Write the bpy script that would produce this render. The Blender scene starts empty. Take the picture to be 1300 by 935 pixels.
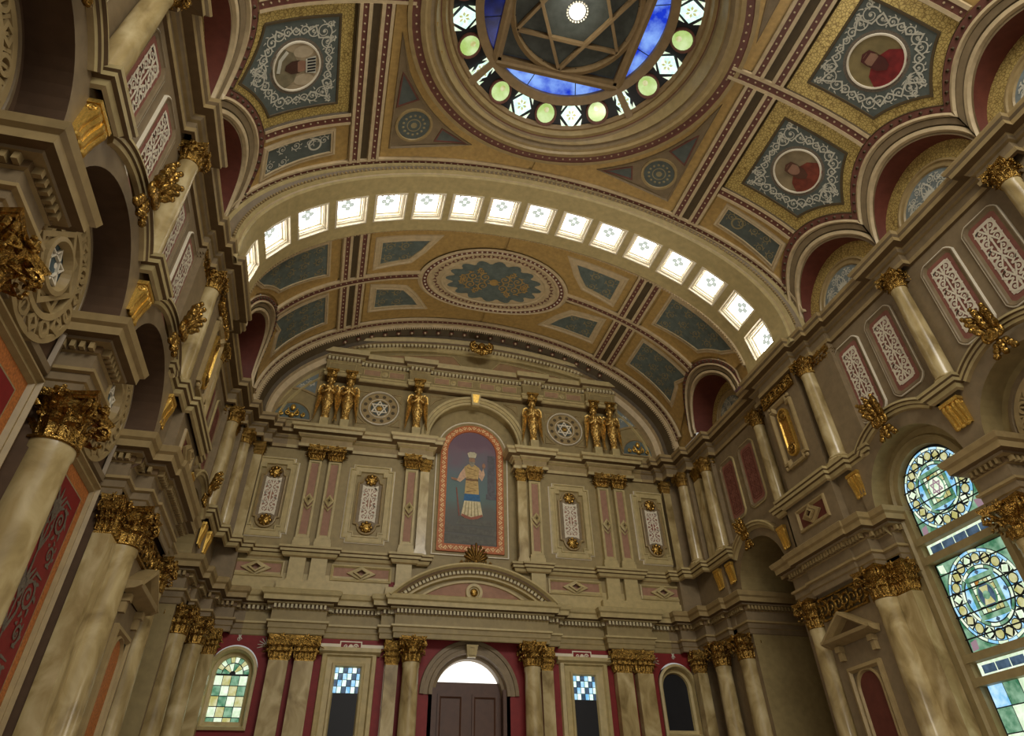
import bpy, math, random
from math import pi, sin, cos, sqrt, radians, atan2, hypot
from mathutils import Vector, Matrix
from mathutils.geometry import tessellate_polygon
random.seed(7)
D = bpy.data
SC = bpy.context.scene
COL = SC.collection

# ------------------------------------------------------------------ camera
CX, CY, CZ = -3.93, 0.0, 1.6
FPX, YAW, PIT, ROL, PPX, PPY = 828.61, 0.25424, 0.683014, 0.021594, 642.69, 417.62
cam = D.cameras.new('camera'); co = D.objects.new('camera', cam); COL.objects.link(co)
fw = Vector((sin(YAW)*cos(PIT), cos(YAW)*cos(PIT), sin(PIT)))
r0 = Vector((cos(YAW), -sin(YAW), 0)); d0 = fw.cross(r0)
rt = r0*cos(ROL)+d0*sin(ROL); dn = d0*cos(ROL)-r0*sin(ROL)
M = Matrix((rt, -dn, -fw)).transposed().to_4x4(); M.translation = (CX, CY, CZ)
co.matrix_world = M
cam.sensor_width = 36; cam.lens = FPX*36/1300; cam.clip_end = 200
cam.shift_x = (650-PPX)/1300; cam.shift_y = (PPY-467.5)/1300
SC.camera = co

# ------------------------------------------------------------------ light
wd = D.worlds.new('world'); SC.world = wd; wd.use_nodes = True
bg = wd.node_tree.nodes['Background']; bg.inputs[0].default_value = (1.0, 0.98, 0.93, 1); bg.inputs[1].default_value = 0.34
SC.view_settings.view_transform = 'Standard'; SC.view_settings.look = 'None'
SC.view_settings.exposure = 0.1; SC.view_settings.gamma = 1.0
SC.view_settings.use_curve_mapping = False
def lamp(name, loc, power, col, radius):
    l = D.lights.new(name, 'POINT'); l.energy = power; l.color = col; l.shadow_soft_size = radius
    o = D.objects.new(name, l); o.location = loc; COL.objects.link(o); return o
def area(name, loc, aim, sx, sy, power, col):
    l = D.lights.new(name, 'AREA'); l.shape = 'RECTANGLE'; l.size = sx; l.size_y = sy; l.energy = power; l.color = col
    o = D.objects.new(name, l); o.location = loc; o.rotation_euler = (Vector(aim)-Vector(loc)).to_track_quat('-Z', 'Y').to_euler(); COL.objects.link(o); return o
def fill_spot(name, loc, aim, power, col, ang):
    l = D.lights.new(name, 'SPOT'); l.energy = power; l.color = col; l.shadow_soft_size = .5; l.spot_size = radians(ang); l.spot_blend = .7
    o = D.objects.new(name, l); o.location = loc; o.rotation_euler = (Vector(aim)-Vector(loc)).to_track_quat('-Z', 'Y').to_euler(); COL.objects.link(o); return o
# added spots aimed up from out of view, to brighten the two vaults
fill_spot('vault_fill_spot', (0, 6.5, 2.0), (0, 7.5, 17), 1250, (1.0, .92, .78), 80)
fill_spot('vault_fill_spot', (0, 15.2, 2.0), (0, 16.4, 17), 1000, (1.0, .92, .78), 62)
# added area fill from behind the camera, evening out the end wall
area('rear_fill_area', (1.0, -6, 16.5), (0, 20, 7), 10, 4, 1500, (1.0, 0.96, 0.88))
# added point fills low in the hall, out of view below the frame
for (lx, ly, lz, p) in ((0, 4.5, 4.0, 110), (3.5, 9.0, 4.0, 110), (-2.0, 10.0, 4.0, 80), (0, 15.0, 4.0, 40)):
    lamp('hall_fill', (lx, ly, lz), p, (1.0, 0.91, 0.76), 0.6)

# ------------------------------------------------------------------ materials
MATS = {}
def mat(name, col, rough=0.6, metal=0.0, var=0.12, scale=6.0, bump=0.0, bscale=40.0, spec=0.35):
    m = D.materials.new(name); m.use_nodes = True; nt = m.node_tree; N = nt.nodes; L = nt.links
    b = N['Principled BSDF']; b.inputs['Roughness'].default_value = rough; b.inputs['Metallic'].default_value = metal
    b.inputs['Specular IOR Level'].default_value = spec
    tc = N.new('ShaderNodeTexCoord'); nz = N.new('ShaderNodeTexNoise'); nz.inputs['Scale'].default_value = scale
    nz.inputs['Detail'].default_value = 4; L.new(tc.outputs['Object'], nz.inputs['Vector'])
    r = N.new('ShaderNodeValToRGB'); e = r.color_ramp.elements
    e[0].position = 0.3; e[1].position = 0.7
    e[0].color = (*[c*(1-var) for c in col], 1); e[1].color = (*[min(1, c*(1+var)) for c in col], 1)
    L.new(nz.outputs['Fac'], r.inputs['Fac']); L.new(r.outputs['Color'], b.inputs['Base Color'])
    if bump:
        n2 = N.new('ShaderNodeTexNoise'); n2.inputs['Scale'].default_value = bscale; L.new(tc.outputs['Object'], n2.inputs['Vector'])
        bp = N.new('ShaderNodeBump'); bp.inputs['Strength'].default_value = bump; bp.inputs['Distance'].default_value = 0.02
        L.new(n2.outputs['Fac'], bp.inputs['Height']); L.new(bp.outputs['Normal'], b.inputs['Normal'])
    MATS[name] = m; return m
def hx(h): # sRGB hex -> linear
    c = [int(h[i:i+2], 16)/255 for i in (0, 2, 4)]
    return tuple(x/12.92 if x <= .04045 else ((x+.055)/1.055)**2.4 for x in c)
OLIVE = mat('olive_plaster', hx('9a885c'), 0.5)
PALE = mat('pale_stone_paint', hx('baa876'), 0.42)
TAUPE = mat('taupe_plaster', hx('857356'), 0.5)
CREAM = mat('cream_paint', hx('e6dcc4'), 0.5, var=.05)
BEIGE = mat('beige_moulding', hx('a08a5e'), 0.42)
PINK = mat('salmon_paint', hx('a07860'), 0.6)
ROSE = mat('rose_paint', hx('8e5a4c'), 0.6)
RED = mat('crimson_wall', hx('80201f'), 0.55)
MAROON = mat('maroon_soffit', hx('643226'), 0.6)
DOTRED = mat('oxblood_band', hx('70463a'), 0.5)
RIB = mat('rib_beige', hx('c8b38c'), 0.45)
DARK = mat('dark_band', hx('54462e'), 0.6)
GOLD = mat('gilding', hx('a07e3e'), 0.24, 0.88, .5, 14, .9, 24)
GILD = mat('bright_gilding', hx('dcb45a'), 0.3, 0.8, .25, 18, .3, 30)
BLUE = mat('slate_blue_field', hx('59605a'), 0.6, var=.15)
TEAL = mat('teal_field', hx('646f69'), 0.6, var=.2)
SKYB = mat('pale_blue_field', hx('7b8482'), 0.6, var=.15)
SCROLL = mat('ivory_scroll_paint', hx('c9c6b4'), 0.6, var=.1)
SCROLLD = mat('ochre_scroll_paint', hx('948864'), 0.6, var=.15)
GREYH = mat('grey_halo', hx('6e6456'), 0.6, var=.3, scale=40)
OAK = mat('floor_boards', hx('55392a'), 0.4)
GREYST = mat('grey_carving', hx('8d8874'), 0.55)
BLACK = mat('lead', (0.01, 0.01, 0.012), 0.5)
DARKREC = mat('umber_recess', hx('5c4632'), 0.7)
ORANGEB = mat('bright_orange_border', hx('bc6a3a'), 0.5, var=.3, scale=30)
ORANGE = mat('orange_border', hx('b06a34'), 0.5, var=.35, scale=30)
def pattern_gold():
    m = D.materials.new('gold_mosaic'); m.use_nodes = True; nt = m.node_tree; N = nt.nodes; L = nt.links; b = N['Principled BSDF']
    tc = N.new('ShaderNodeTexCoord'); v = N.new('ShaderNodeTexVoronoi'); v.inputs['Scale'].default_value = 14; v.feature = 'DISTANCE_TO_EDGE'
    L.new(tc.outputs['Object'], v.inputs['Vector']); r = N.new('ShaderNodeValToRGB'); e = r.color_ramp.elements
    e[0].position = .03; e[0].color = (*hx('917840'), 1); e[1].position = .12; e[1].color = (*hx('d2ba70'), 1)
    L.new(v.outputs['Distance'], r.inputs['Fac']); L.new(r.outputs['Color'], b.inputs['Base Color'])
    b.inputs['Roughness'].default_value = .42; b.inputs['Metallic'].default_value = .35; return m
MOSAIC = pattern_gold()
OCHRE = mat('ochre_gold_paint', hx('b8985c'), 0.42, .15, .15, 8)
COVE = mat('brown_cove_shade', hx('6a5436'), .55)  # shade under the cornice soffits, put into the colour as dark brown
DENT = mat('pale_dentils', hx('cbbf98'), .5)
BEAD = mat('bead_paint', hx('c2ac86'), .5)
def marble(name, c0, c1, c2):
    m = D.materials.new(name); m.use_nodes = True; nt = m.node_tree; N = nt.nodes; L = nt.links; b = N['Principled BSDF']
    ad = N.new('ShaderNodeNewGeometry')
    mp = N.new('ShaderNodeMapping'); mp.inputs['Scale'].default_value = (1, 1, .6); L.new(ad.outputs[0], mp.inputs['Vector'])
    n = N.new('ShaderNodeTexNoise'); n.inputs['Scale'].default_value = 2.6; n.inputs['Detail'].default_value = 7; n.inputs['Distortion'].default_value = 0.7
    L.new(mp.outputs[0], n.inputs['Vector']); r = N.new('ShaderNodeValToRGB'); e = r.color_ramp.elements
    e[0].position = .3; e[0].color = (*hx(c0), 1); e[1].position = .7; e[1].color = (*hx(c2), 1); k = e.new(.5); k.color = (*hx(c1), 1)
    L.new(n.outputs['Fac'], r.inputs['Fac']); L.new(r.outputs['Color'], b.inputs['Base Color']); b.inputs['Roughness'].default_value = .22
    return m
MARBLE = marble('cream_marble', '88744a', 'b09b6a', 'cfbd8e')
def glass(name, col, strength, col2=None, scale=6):
    m = D.materials.new(name); m.use_nodes = True; nt = m.node_tree; N = nt.nodes; L = nt.links; b = N['Principled BSDF']
    b.inputs['Roughness'].default_value = .2; b.inputs['Base Color'].default_value = (*[c*.3 for c in col], 1)
    b.inputs['Emission Strength'].default_value = strength
    if col2:
        tc = N.new('ShaderNodeTexCoord'); n = N.new('ShaderNodeTexNoise'); n.inputs['Scale'].default_value = scale; n.inputs['Detail'].default_value = 5
        L.new(tc.outputs['Object'], n.inputs['Vector']); r = N.new('ShaderNodeValToRGB'); e = r.color_ramp.elements
        e[0].position = .35; e[0].color = (*col, 1); e[1].position = .65; e[1].color = (*col2, 1)
        L.new(n.outputs['Fac'], r.inputs['Fac']); L.new(r.outputs['Color'], b.inputs['Emission Color'])
    else: b.inputs['Emission Color'].default_value = (*col, 1)
    return m
G_SKY = glass('daylit_skylight_glass', (1, .98, .94), 10.0)
G_SKYP = glass('tinted_skylight_glass', hx('b4bcb4'), 1.0)
G_WHITE = glass('clear_leaded_glass', hx('dff4ee'), 1.3, hx('b4dccc'), 9)
G_BLUE = glass('cobalt_glass', hx('1636c8'), .9, hx('8fb8ff'), 2.2)
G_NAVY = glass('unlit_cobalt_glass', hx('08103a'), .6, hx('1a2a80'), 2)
G_GREEN = glass('lime_glass', hx('a9c86a'), .85, hx('d8ecb0'), 2.5)
G_LBLUE = glass('light_blue_glass', hx('6ab4e2'), 1.0, hx('c4e8fa'), 6)
G_GRN = glass('green_glass', hx('3e7a58'), .8, hx('9cc4a4'), 6)
G_YEL = glass('yellow_glass', hx('b8b46a'), .85, hx('dcdcb0'), 8)
G_PALE = glass('pale_green_glass', hx('c8e0bc'), 1.0, hx('f2fae6'), 8)
G_AMB = glass('amber_glass', hx('b8803a'), .7)
G_ROSE = glass('rose_glass', hx('a08490'), .8)
G_GREY = glass('slate_glass', hx('58708a'), .7, hx('30465a'), 8)
G_LAMP = glass('lamp_glow', (1, .97, .9), 1.0)
G_DAY = glass('daylit_pane', (1, .97, .9), 1.6)

# ------------------------------------------------------------------ mesh helpers
class MB:
    def __init__(s, xf=None): s.v = []; s.f = []; s.m = []; s.xf = xf
    def add(s, pts):
        i = len(s.v)
        s.v += [s.xf(p) if s.xf else tuple(p) for p in pts]; return i
    def face(s, pts, mi=0):
        i = s.add(pts); s.f.append(tuple(range(i, i+len(pts)))); s.m.append(mi)
    def grid(s, rows, mi=0, cu=False, cv=False):
        n = len(rows[0]); i0 = s.add([p for r in rows for p in r]); R = len(rows)
        for a in range(R if cv else R-1):
            for b in range(n if cu else n-1):
                s.f.append((i0+a*n+b, i0+a*n+(b+1) % n, i0+((a+1) % R)*n+(b+1) % n, i0+((a+1) % R)*n+b))
                s.m.append(mi[a] if isinstance(mi, (list, tuple)) else mi)
    def box(s, x0, x1, y0, y1, z0, z1, mi=0):
        i = s.add([(x, y, z) for z in (z0, z1) for x, y in ((x0, y0), (x1, y0), (x1, y1), (x0, y1))])
        for q in ((0, 3, 2, 1), (4, 5, 6, 7), (0, 1, 5, 4), (1, 2, 6, 5), (2, 3, 7, 6), (3, 0, 4, 7)):
            s.f.append(tuple(i+k for k in q)); s.m.append(mi)
    def lathe(s, prof, n=20, c=(0, 0, 0), mi=0, axis='z'):
        rows = []
        for r, z in prof:
            row = []
            for k in range(n):
                a = 2*pi*k/n
                p = (r*cos(a), r*sin(a), z)
                if axis == 'y': p = (p[0], -p[2], p[1])
                if axis == 'x': p = (p[2], p[0], p[1])
                row.append((c[0]+p[0], c[1]+p[1], c[2]+p[2]))
            rows.append(row)
        s.grid(rows, mi, cu=True)
    def tube(s, pts, r, n=6, mi=0):
        rows = []; P = [Vector(p) for p in pts]
        for i, p in enumerate(P):
            t = (P[min(i+1, len(P)-1)]-P[max(i-1, 0)]).normalized()
            u = t.cross(Vector((0.31, 0.2, 0.93))).normalized(); w = t.cross(u)
            rr = r[i] if isinstance(r, (list, tuple)) else r
            rows.append([tuple(p+(u*cos(2*pi*k/n)+w*sin(2*pi*k/n))*rr) for k in range(n)])
        s.grid(rows, mi, cu=True)
        s.face(rows[0], mi); s.face(rows[-1], mi)
    def ell(s, c, r, n=10, mi=0):
        s.grid([[(c[0]+r[0]*sin(pi*j/n)*cos(2*pi*k/(2*n)), c[1]+r[1]*sin(pi*j/n)*sin(2*pi*k/(2*n)), c[2]+r[2]*cos(pi*j/n)) for k in range(2*n)] for j in range(n+1)], mi, cu=True)
    def mesh(s, name, mats, smooth=False):
        me = D.meshes.new(name); me.from_pydata(s.v, [], s.f)
        for m in (mats if isinstance(mats, (list, tuple)) else [mats]): me.materials.append(m)
        me.polygons.foreach_set('material_index', s.m)
        if smooth: me.polygons.foreach_set('use_smooth', [True]*len(s.f))
        me.update(); return me
    def obj(s, name, mats, parent=None, smooth=False):
        return link(name, s.mesh(name, mats, smooth), parent)
def link(name, data, parent=None, loc=None, rz=0, sc=None):
    o = D.objects.new(name, data); COL.objects.link(o)
    if parent: o.parent = parent
    if loc: o.location = loc
    if rz: o.rotation_euler = (0, 0, rz)
    if sc: o.scale = sc
    return o
def tag(o, label, cat, group=None):
    o['label'] = label; o['category'] = cat
    if group: o['group'] = group
    return o
def thing(name, label, cat, loc=(0, 0, 0), rz=0, group=None, parent=None):
    return tag(link(name, None, None, loc, rz), label, cat, group)
def struct(mb, name, mats, smooth=False, parent=None):
    o = mb.obj(name, mats, parent, smooth)
    if not parent: o['kind'] = 'structure'
    return o
# --- 2D on a mapped surface: m(u, v, d) -> point, d rises towards the room
def fr(path, closed):
    n = len(path); out = []
    for i in range(n):
        a = path[i-1] if (closed or i > 0) else None; b = path[i]; c = path[(i+1) % n] if (closed or i < n-1) else None
        def nrm(p, q):
            x, y = q[0]-p[0], q[1]-p[1]; l = hypot(x, y) or 1; return (-y/l, x/l)
        n1 = nrm(a, b) if a is not None else nrm(b, c); n2 = nrm(b, c) if c is not None else n1
        k = 1+n1[0]*n2[0]+n1[1]*n2[1]; k = max(k, .35)
        out.append(((n1[0]+n2[0])/k, (n1[1]+n2[1])/k))
    return out
def strip(mb, m, path, prof, closed=False, cap=True):
    nn = fr(path, closed)
    rows = [[m(p[0]+n[0]*o, p[1]+n[1]*o, d) for p, n in zip(path, nn)] for o, d, *_ in prof]
    mi = [q[2] if len(q) > 2 else 0 for q in prof]
    mb.grid(rows, mi, cu=closed)
    if cap and not closed and len(prof) > 2:
        mb.face([r[0] for r in rows], mi[0]); mb.face([r[-1] for r in rows], mi[0])
def fill(mb, m, loop, d=0, mi=0, mx=.5):
    JIT[0] += 1; d += (JIT[0] % 7)*.0004
    tri = tessellate_polygon([[Vector((p[0], p[1], 0)) for p in loop]])
    st = [tuple(loop[i][:2] for i in t) for t in tri]; outt = []
    while st:
        a, b, c = st.pop()
        e = [hypot(a[0]-b[0], a[1]-b[1]), hypot(b[0]-c[0], b[1]-c[1]), hypot(c[0]-a[0], c[1]-a[1])]
        k = e.index(max(e))
        if e[k] <= mx: outt.append((a, b, c)); continue
        if k == 0: h = ((a[0]+b[0])/2, (a[1]+b[1])/2); st += [(a, h, c), (h, b, c)]
        elif k == 1: h = ((b[0]+c[0])/2, (b[1]+c[1])/2); st += [(a, b, h), (a, h, c)]
        else: h = ((a[0]+c[0])/2, (a[1]+c[1])/2); st += [(a, b, h), (h, b, c)]
    for t in outt: mb.face([m(p[0], p[1], d) for p in t], mi)
def slab(mb, m, loop, d0, d1, mi=0, mx=9, mside=None):
    fill(mb, m, loop, d1, mi, mx)
    mb.grid([[m(p[0], p[1], d0) for p in loop], [m(p[0], p[1], d1) for p in loop]], mi if mside is None else mside, cu=True)
def circ(cx, cy, r, n=32, a0=0, a1=2*pi, ry=None):
    full = abs(a1-a0-2*pi) < 1e-6
    k = n if full else n+1
    return [(cx+r*cos(a0+(a1-a0)*i/n), cy+(ry or r)*sin(a0+(a1-a0)*i/n)) for i in range(k)]
def rect(u0, u1, v0, v1): return [(u0, v0), (u1, v0), (u1, v1), (u0, v1)]
def dense(loop, step, closed=True):
    out = []; n = len(loop)
    for i in range(n if closed else n-1):
        a, b = loop[i], loop[(i+1) % n]; k = max(1, int(hypot(b[0]-a[0], b[1]-a[1])/step+.5))
        out += [(a[0]+(b[0]-a[0])*j/k, a[1]+(b[1]-a[1])*j/k) for j in range(k)]
    if not closed: out.append(loop[-1])
    return out
JIT = [0]
def ribbon(mb, m, path, w0, w1, d, mi=0):
    JIT[0] += 1; d += (JIT[0] % 11)*.0009
    nn = fr(path, False); n = len(path); A = []; B = []
    for i, (p, q) in enumerate(zip(path, nn)):
        w = (w0+(w1-w0)*i/(n-1))/2; A.append(m(p[0]+q[0]*w, p[1]+q[1]*w, d)); B.append(m(p[0]-q[0]*w, p[1]-q[1]*w, d))
    mb.grid([A, B], mi)
def along(path, sp, closed=False):
    P = list(path)+([path[0]] if closed else []); L = [0]
    for a, b in zip(P, P[1:]): L.append(L[-1]+hypot(b[0]-a[0], b[1]-a[1]))
    n = max(1, int(L[-1]/sp)); out = []; j = 0
    for i in range(n):
        s = (i+.5)*L[-1]/n
        while L[j+1] < s: j += 1
        a, b = P[j], P[j+1]; t = (s-L[j])/((L[j+1]-L[j]) or 1); l = (L[j+1]-L[j]) or 1
        out.append((a[0]+(b[0]-a[0])*t, a[1]+(b[1]-a[1])*t, (b[0]-a[0])/l, (b[1]-a[1])/l))
    return out
def beads(mb, m, path, sp, r, d, h, mi=0, closed=False, off=0, n=6):
    for x, y, tx, ty in along(path, sp, closed):
        x += -ty*off; y += tx*off
        ring = [m(x+r*cos(2*pi*k/n), y+r*sin(2*pi*k/n), d) for k in range(n)]; top = [m(x+r*.5*cos(2*pi*k/n), y+r*.5*sin(2*pi*k/n), d+h) for k in range(n)]
        mb.grid([ring, top], mi, cu=True); mb.face(top, mi)
def dentil(mb, m, path, o0, o1, e0, e1, sp, w, mi=0, swap=False):
    for (a, b) in zip(path, path[1:]):
        l = hypot(b[0]-a[0], b[1]-a[1])
        if l < sp: 
            if l < w: continue
        for x, y, tx, ty in along([a, b], sp):
            i = mb.add([m(x+tx*t-ty*o, y+ty*t+tx*o, e) for e in (e0, e1) for t, o in ((-w/2, o0), (w/2, o0), (w/2, o1), (-w/2, o1))])
            for q in ((0, 3, 2, 1), (4, 5, 6, 7), (0, 1, 5, 4), (1, 2, 6, 5), (2, 3, 7, 6), (3, 0, 4, 7)):
                mb.f.append(tuple(i+k for k in q)); mb.m.append(mi)
def adent(mb, m, path, o0, o1, e0, e1, sp, w, mi=0):   # the same along a curve
    for x, y, tx, ty in along(path, sp):
        i = mb.add([m(x+tx*t-ty*o, y+ty*t+tx*o, e) for e in (e0, e1) for t, o in ((-w/2, o0), (w/2, o0), (w/2, o1), (-w/2, o1))])
        for q in ((0, 3, 2, 1), (4, 5, 6, 7), (0, 1, 5, 4), (1, 2, 6, 5), (2, 3, 7, 6), (3, 0, 4, 7)):
            mb.f.append(tuple(i+k for k in q)); mb.m.append(mi)
def spiral(cx, cy, r, turns, a0, sgn=1, n=None):
    n = n or int(12*turns)+6; return [(cx+r*(1-.86*i/n)*cos(a0+sgn*2*pi*turns*i/n), cy+r*(1-.86*i/n)*sin(a0+sgn*2*pi*turns*i/n)) for i in range(n+1)]
def scurl(mb, m, x, y, r, a0, sgn, w, d, mi=0, leaf=True):
    ribbon(mb, m, spiral(x, y, r, 1.5, a0, sgn), w, w*.45, d, mi)
    fill(mb, m, circ(x, y, r*.2, 6), d, mi)
    if leaf:
        for k in range(5):
            a = a0+sgn*(.5+k*.85); c = (x+r*1.02*cos(a), y+r*1.02*sin(a)); e = (x+r*1.42*cos(a+sgn*.3), y+r*1.42*sin(a+sgn*.3))
            ribbon(mb, m, [c, ((c[0]+e[0])/2+r*.06*cos(a), (c[1]+e[1])/2+r*.06*sin(a)), e], w*1.2, w*.3, d, mi)
def filigree(mb, m, w, h, d, mi=0, rows=None, wd=None):
    """a stencilled panel of paired scrolls, centred at 0,0"""
    rows = rows or max(2, int(h/(w*.62)+.5)); rh = h/rows; r = min(w*.21, rh*.4); wd = wd or w*.05
    ribbon(mb, m, [(0, -h/2), (0, h/2)], wd, wd, d, mi)
    for v in (-h/2+wd*.7, h/2-wd*.7): ribbon(mb, m, [(-w/2, v), (w/2, v)], wd*1.3, wd*1.3, d, mi)
    for i in range(rows):
        for s in (-1, 1):
            v = -h/2+rh*(i+.5); ribbon(mb, m, [(s*w*.5, v), (s*w*.36, v+rh*.3), (s*w*.12, v+rh*.5)], wd, wd, d, mi); ribbon(mb, m, [(s*w*.5, v), (s*w*.36, v-rh*.3), (s*w*.12, v-rh*.5)], wd, wd, d, mi)
        cy = -h/2+rh*(i+.5); up = 1 if i % 2 else -1
        for s in (-1, 1):
            scurl(mb, m, s*w*.25, cy, r, pi/2*up if s > 0 else pi/2*up, -s*up, wd, d, mi)
            ribbon(mb, m, [(0, cy-up*rh*.45), (s*w*.12, cy-up*rh*.12), (s*w*.25, cy+up*r)], wd*1.2, wd*.8, d, mi)
            ribbon(mb, m, [(s*w*.48, cy-rh*.45), (s*w*.36, cy-rh*.3), (s*w*.45, cy-rh*.1)], wd, wd*.4, d, mi)
        fill(mb, m, [(0, cy+r*.7), (-w*.07, cy), (0, cy-r*.7), (w*.07, cy)], d, mi)
    strip(mb, m, rect(-w/2, w/2, -h/2, h/2), [(0, d, mi), (wd*.8, d, mi)], closed=True)
def arch_plate(mb, m, u0, u1, v1, uc, r, vc, d, mi=0, n=24, vb=None):
    """rectangle u0..u1 x vc..v1 with a half round opening"""
    A = []; B = []
    for i in range(n+1):
        a = pi*i/n; A.append((uc+r*cos(a), vc+r*sin(a)))
        du, dv = cos(a), sin(a); t = 1e9
        if du > 1e-6: t = min(t, (u1-uc)/du)
        if du < -1e-6: t = min(t, (u0-uc)/du)
        if dv > 1e-6: t = min(t, (v1-vc)/dv)
        B.append((uc+du*t, vc+dv*t))
    mb.grid([[m(*p, d) for p in A], [m(*p, d) for p in B]], mi)
    for (cu, side) in ((u1, 1), (u0, -1)):
        for i in range(n):
            p, q = B[i], B[i+1]
            if abs(p[0]-cu) < 1e-5 and abs(q[1]-v1) < 1e-5 and abs(q[0]-cu) > 1e-5: mb.face([m(*p, d), m(cu, v1, d), m(*q, d)], mi)
            if abs(q[0]-cu) < 1e-5 and abs(p[1]-v1) < 1e-5 and abs(p[0]-cu) > 1e-5: mb.face([m(*q, d), m(cu, v1, d), m(*p, d)], mi)
PLAN = lambda u, v, d: (u, v, d)
def END(u, v, d): return (u, 20-d, v)
def SIDE(s, W=7.9): return lambda u, v, d: (s*(W-d), u, v)
NAME = {1: 'right', -1: 'left'}
def ap(x, z, d):   # a point seen at (x, z) on the end wall plane, moved onto a plane d in front of it
    k = (20-d)/20; return (CX+(x-CX)*k, CZ+(z-CZ)*k)
# ------------------------------------------------------------------ column kit (unit meshes shared by every copy)
def leafgrid(mb, ang, r0, w, h0, h, curl, sq=False, off=(0, 0), dirv=None):
    rows = []
    for j in range(7):
        t = j/6; o = r0+.05*t+curl*max(0, t-.55)**2*5; z = h0+h*(t if t < .85 else .85-(t-.85)*.9)
        ww = w*(.75+.45*sin(pi*min(1, t*1.05)))*(1 if j < 6 else .45)*(1.12 if j % 2 else .92)
        row = []
        for k in range(5):
            q = (k-2)/2; oo = o+.035*(1-abs(q))*(1 if k % 2 == 0 else -.3)-.03*q*q
            if dirv: row.append((off[0]+dirv[0]*oo-dirv[1]*q*ww, off[1]+dirv[1]*oo+dirv[0]*q*ww, z))
            else: row.append((oo*cos(ang)-q*ww*sin(ang), oo*sin(ang)+q*ww*cos(ang), z))
        rows.append(row)
    mb.grid(rows)
def capital_mesh(square=False):
    mb = MB()
    if square:
        mb.grid([[(x*r, y*r, z) for x, y in ((1, 1), (-1, 1), (-1, -1), (1, -1))] for r, z in ((.40, 0), (.40, .06), (.37, .08), (.38, .6), (.5, .84))], cu=True)
        for dx, dy in ((1, 0), (0, 1), (-1, 0), (0, -1)):
            for q in (-.26, 0, .26): leafgrid(mb, 0, .40, .13, .06, .38, .3, off=(-dy*q, dx*q), dirv=(dx, dy))
            for q in (-.38, -.13, .13, .38): leafgrid(mb, 0, .40, .11, .1, .62, .34, off=(-dy*q, dx*q), dirv=(dx, dy))
    else:
        mb.lathe([(.40, 0), (.44, .02), (.44, .06), (.38, .08), (.38, .6), (.5, .86)], 20)
        for k in range(8): leafgrid(mb, 2*pi*k/8, .40, .13, .06, .38, .2)
        for k in range(8): leafgrid(mb, 2*pi*(k+.5)/8, .39, .12, .1, .62, .24)
    n = 6; per = []
    for c in range(4):      # abacus with hollowed sides
        a = pi/4+c*pi/2; p = Vector((cos(a), sin(a)))*.84; q = Vector((cos(a+pi/2), sin(a+pi/2)))*.84
        for i in range(n):
            t = i/n; m_ = p.lerp(q, t); m_ *= 1-.17*sin(pi*t); per.append((m_.x, m_.y))
    for z0, z1, s0, s1 in ((.86, .92, .92, .96), (.92, 1.0, .98, 1.03)):
        mb.grid([[(x*s0, y*s0, z0) for x, y in per], [(x*s1, y*s1, z1) for x, y in per]], cu=True)
        mb.face([(x*s0, y*s0, z0) for x, y in per]); mb.face([(x*s1, y*s1, z1) for x, y in per])
    for c in range(4):      # corner volutes and a flower on every face
        a = pi/4+c*pi/2; cx, cy = .66*cos(a), .66*sin(a)
        for sg in (-1, 1):
            ux, uy = cos(a), sin(a); px, py = -sin(a)*sg, cos(a)*sg
            pts = []
            for i in range(15):
                th = -pi*.5+2*pi*1.35*i/14; rr = .15*(1-.75*i/14)
                pts.append((cx+ux*rr*cos(th)+px*.05, cy+uy*rr*cos(th)+py*.05, .73-rr*sin(th)*-1))
            mb.tube(pts, [.045*(1-.5*i/14) for i in range(15)], 5)
            mb.tube([(cx*.55+px*.16, cy*.55+py*.16, .42), (cx*.75+px*.1, cy*.75+py*.1, .66), (cx+px*.05, cy+py*.05, .87)], .04, 5)
        b = c*pi/2; mb.ell((.56*cos(b), .56*sin(b), .93), (.1, .1, .09), 4)
        for k in range(9):
            e_ = (k-4)*.085; zz = .40 if k % 2 else .64; mb.ell((.6*cos(b)-e_*1.6*sin(b)*1.1-.02*abs(k-4)*cos(b), .6*sin(b)+e_*1.6*cos(b)*1.1-.02*abs(k-4)*sin(b), zz), (.045, .045, .05), 3)
        for k in range(5):
            t = 2*pi*k/5; mb.ell((.58*cos(b)-.1*cos(t)*sin(b), .58*sin(b)+.1*cos(t)*cos(b), .93+.1*sin(t)), (.05, .05, .05), 3)
    return mb.mesh('square_capital' if square else 'capital', GOLD, False)
CAPR = capital_mesh(); CAPS = capital_mesh(True)
def shaft_mesh():
    mb = MB(); mb.lathe([(1, 0), (1, .3), (.97, .6), (.88, .975), (.94, .98), (.94, 1)], 28); return mb.mesh('shaft', MARBLE, True)
def base_mesh():
    mb = MB(); mb.box(-1.38, 1.38, -1.38, 1.38, 0, .3)
    mb.lathe([(1.36, .3), (1.4, .42), (1.36, .54), (1.14, .58), (1.1, .68), (1.2, .74), (1.22, .82), (1.14, .9), (1.02, 1)], 24); return mb.mesh('base', MARBLE)
def pshaft_mesh():
    mb = MB(); mb.box(-1, 1, -1, 1, 0, 1); return mb.mesh('shaft', MARBLE)
def pbase_mesh():
    mb = MB(); mb.box(-1.3, 1.3, -1.3, 1.3, 0, .4); mb.box(-1.2, 1.2, -1.2, 1.2, .4, .75); mb.box(-1.08, 1.08, -1.08, 1.08, .75, 1); return mb.mesh('base', MARBLE)
SH, BS, PSH, PBS = shaft_mesh(), base_mesh(), pshaft_mesh(), pbase_mesh()
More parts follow.
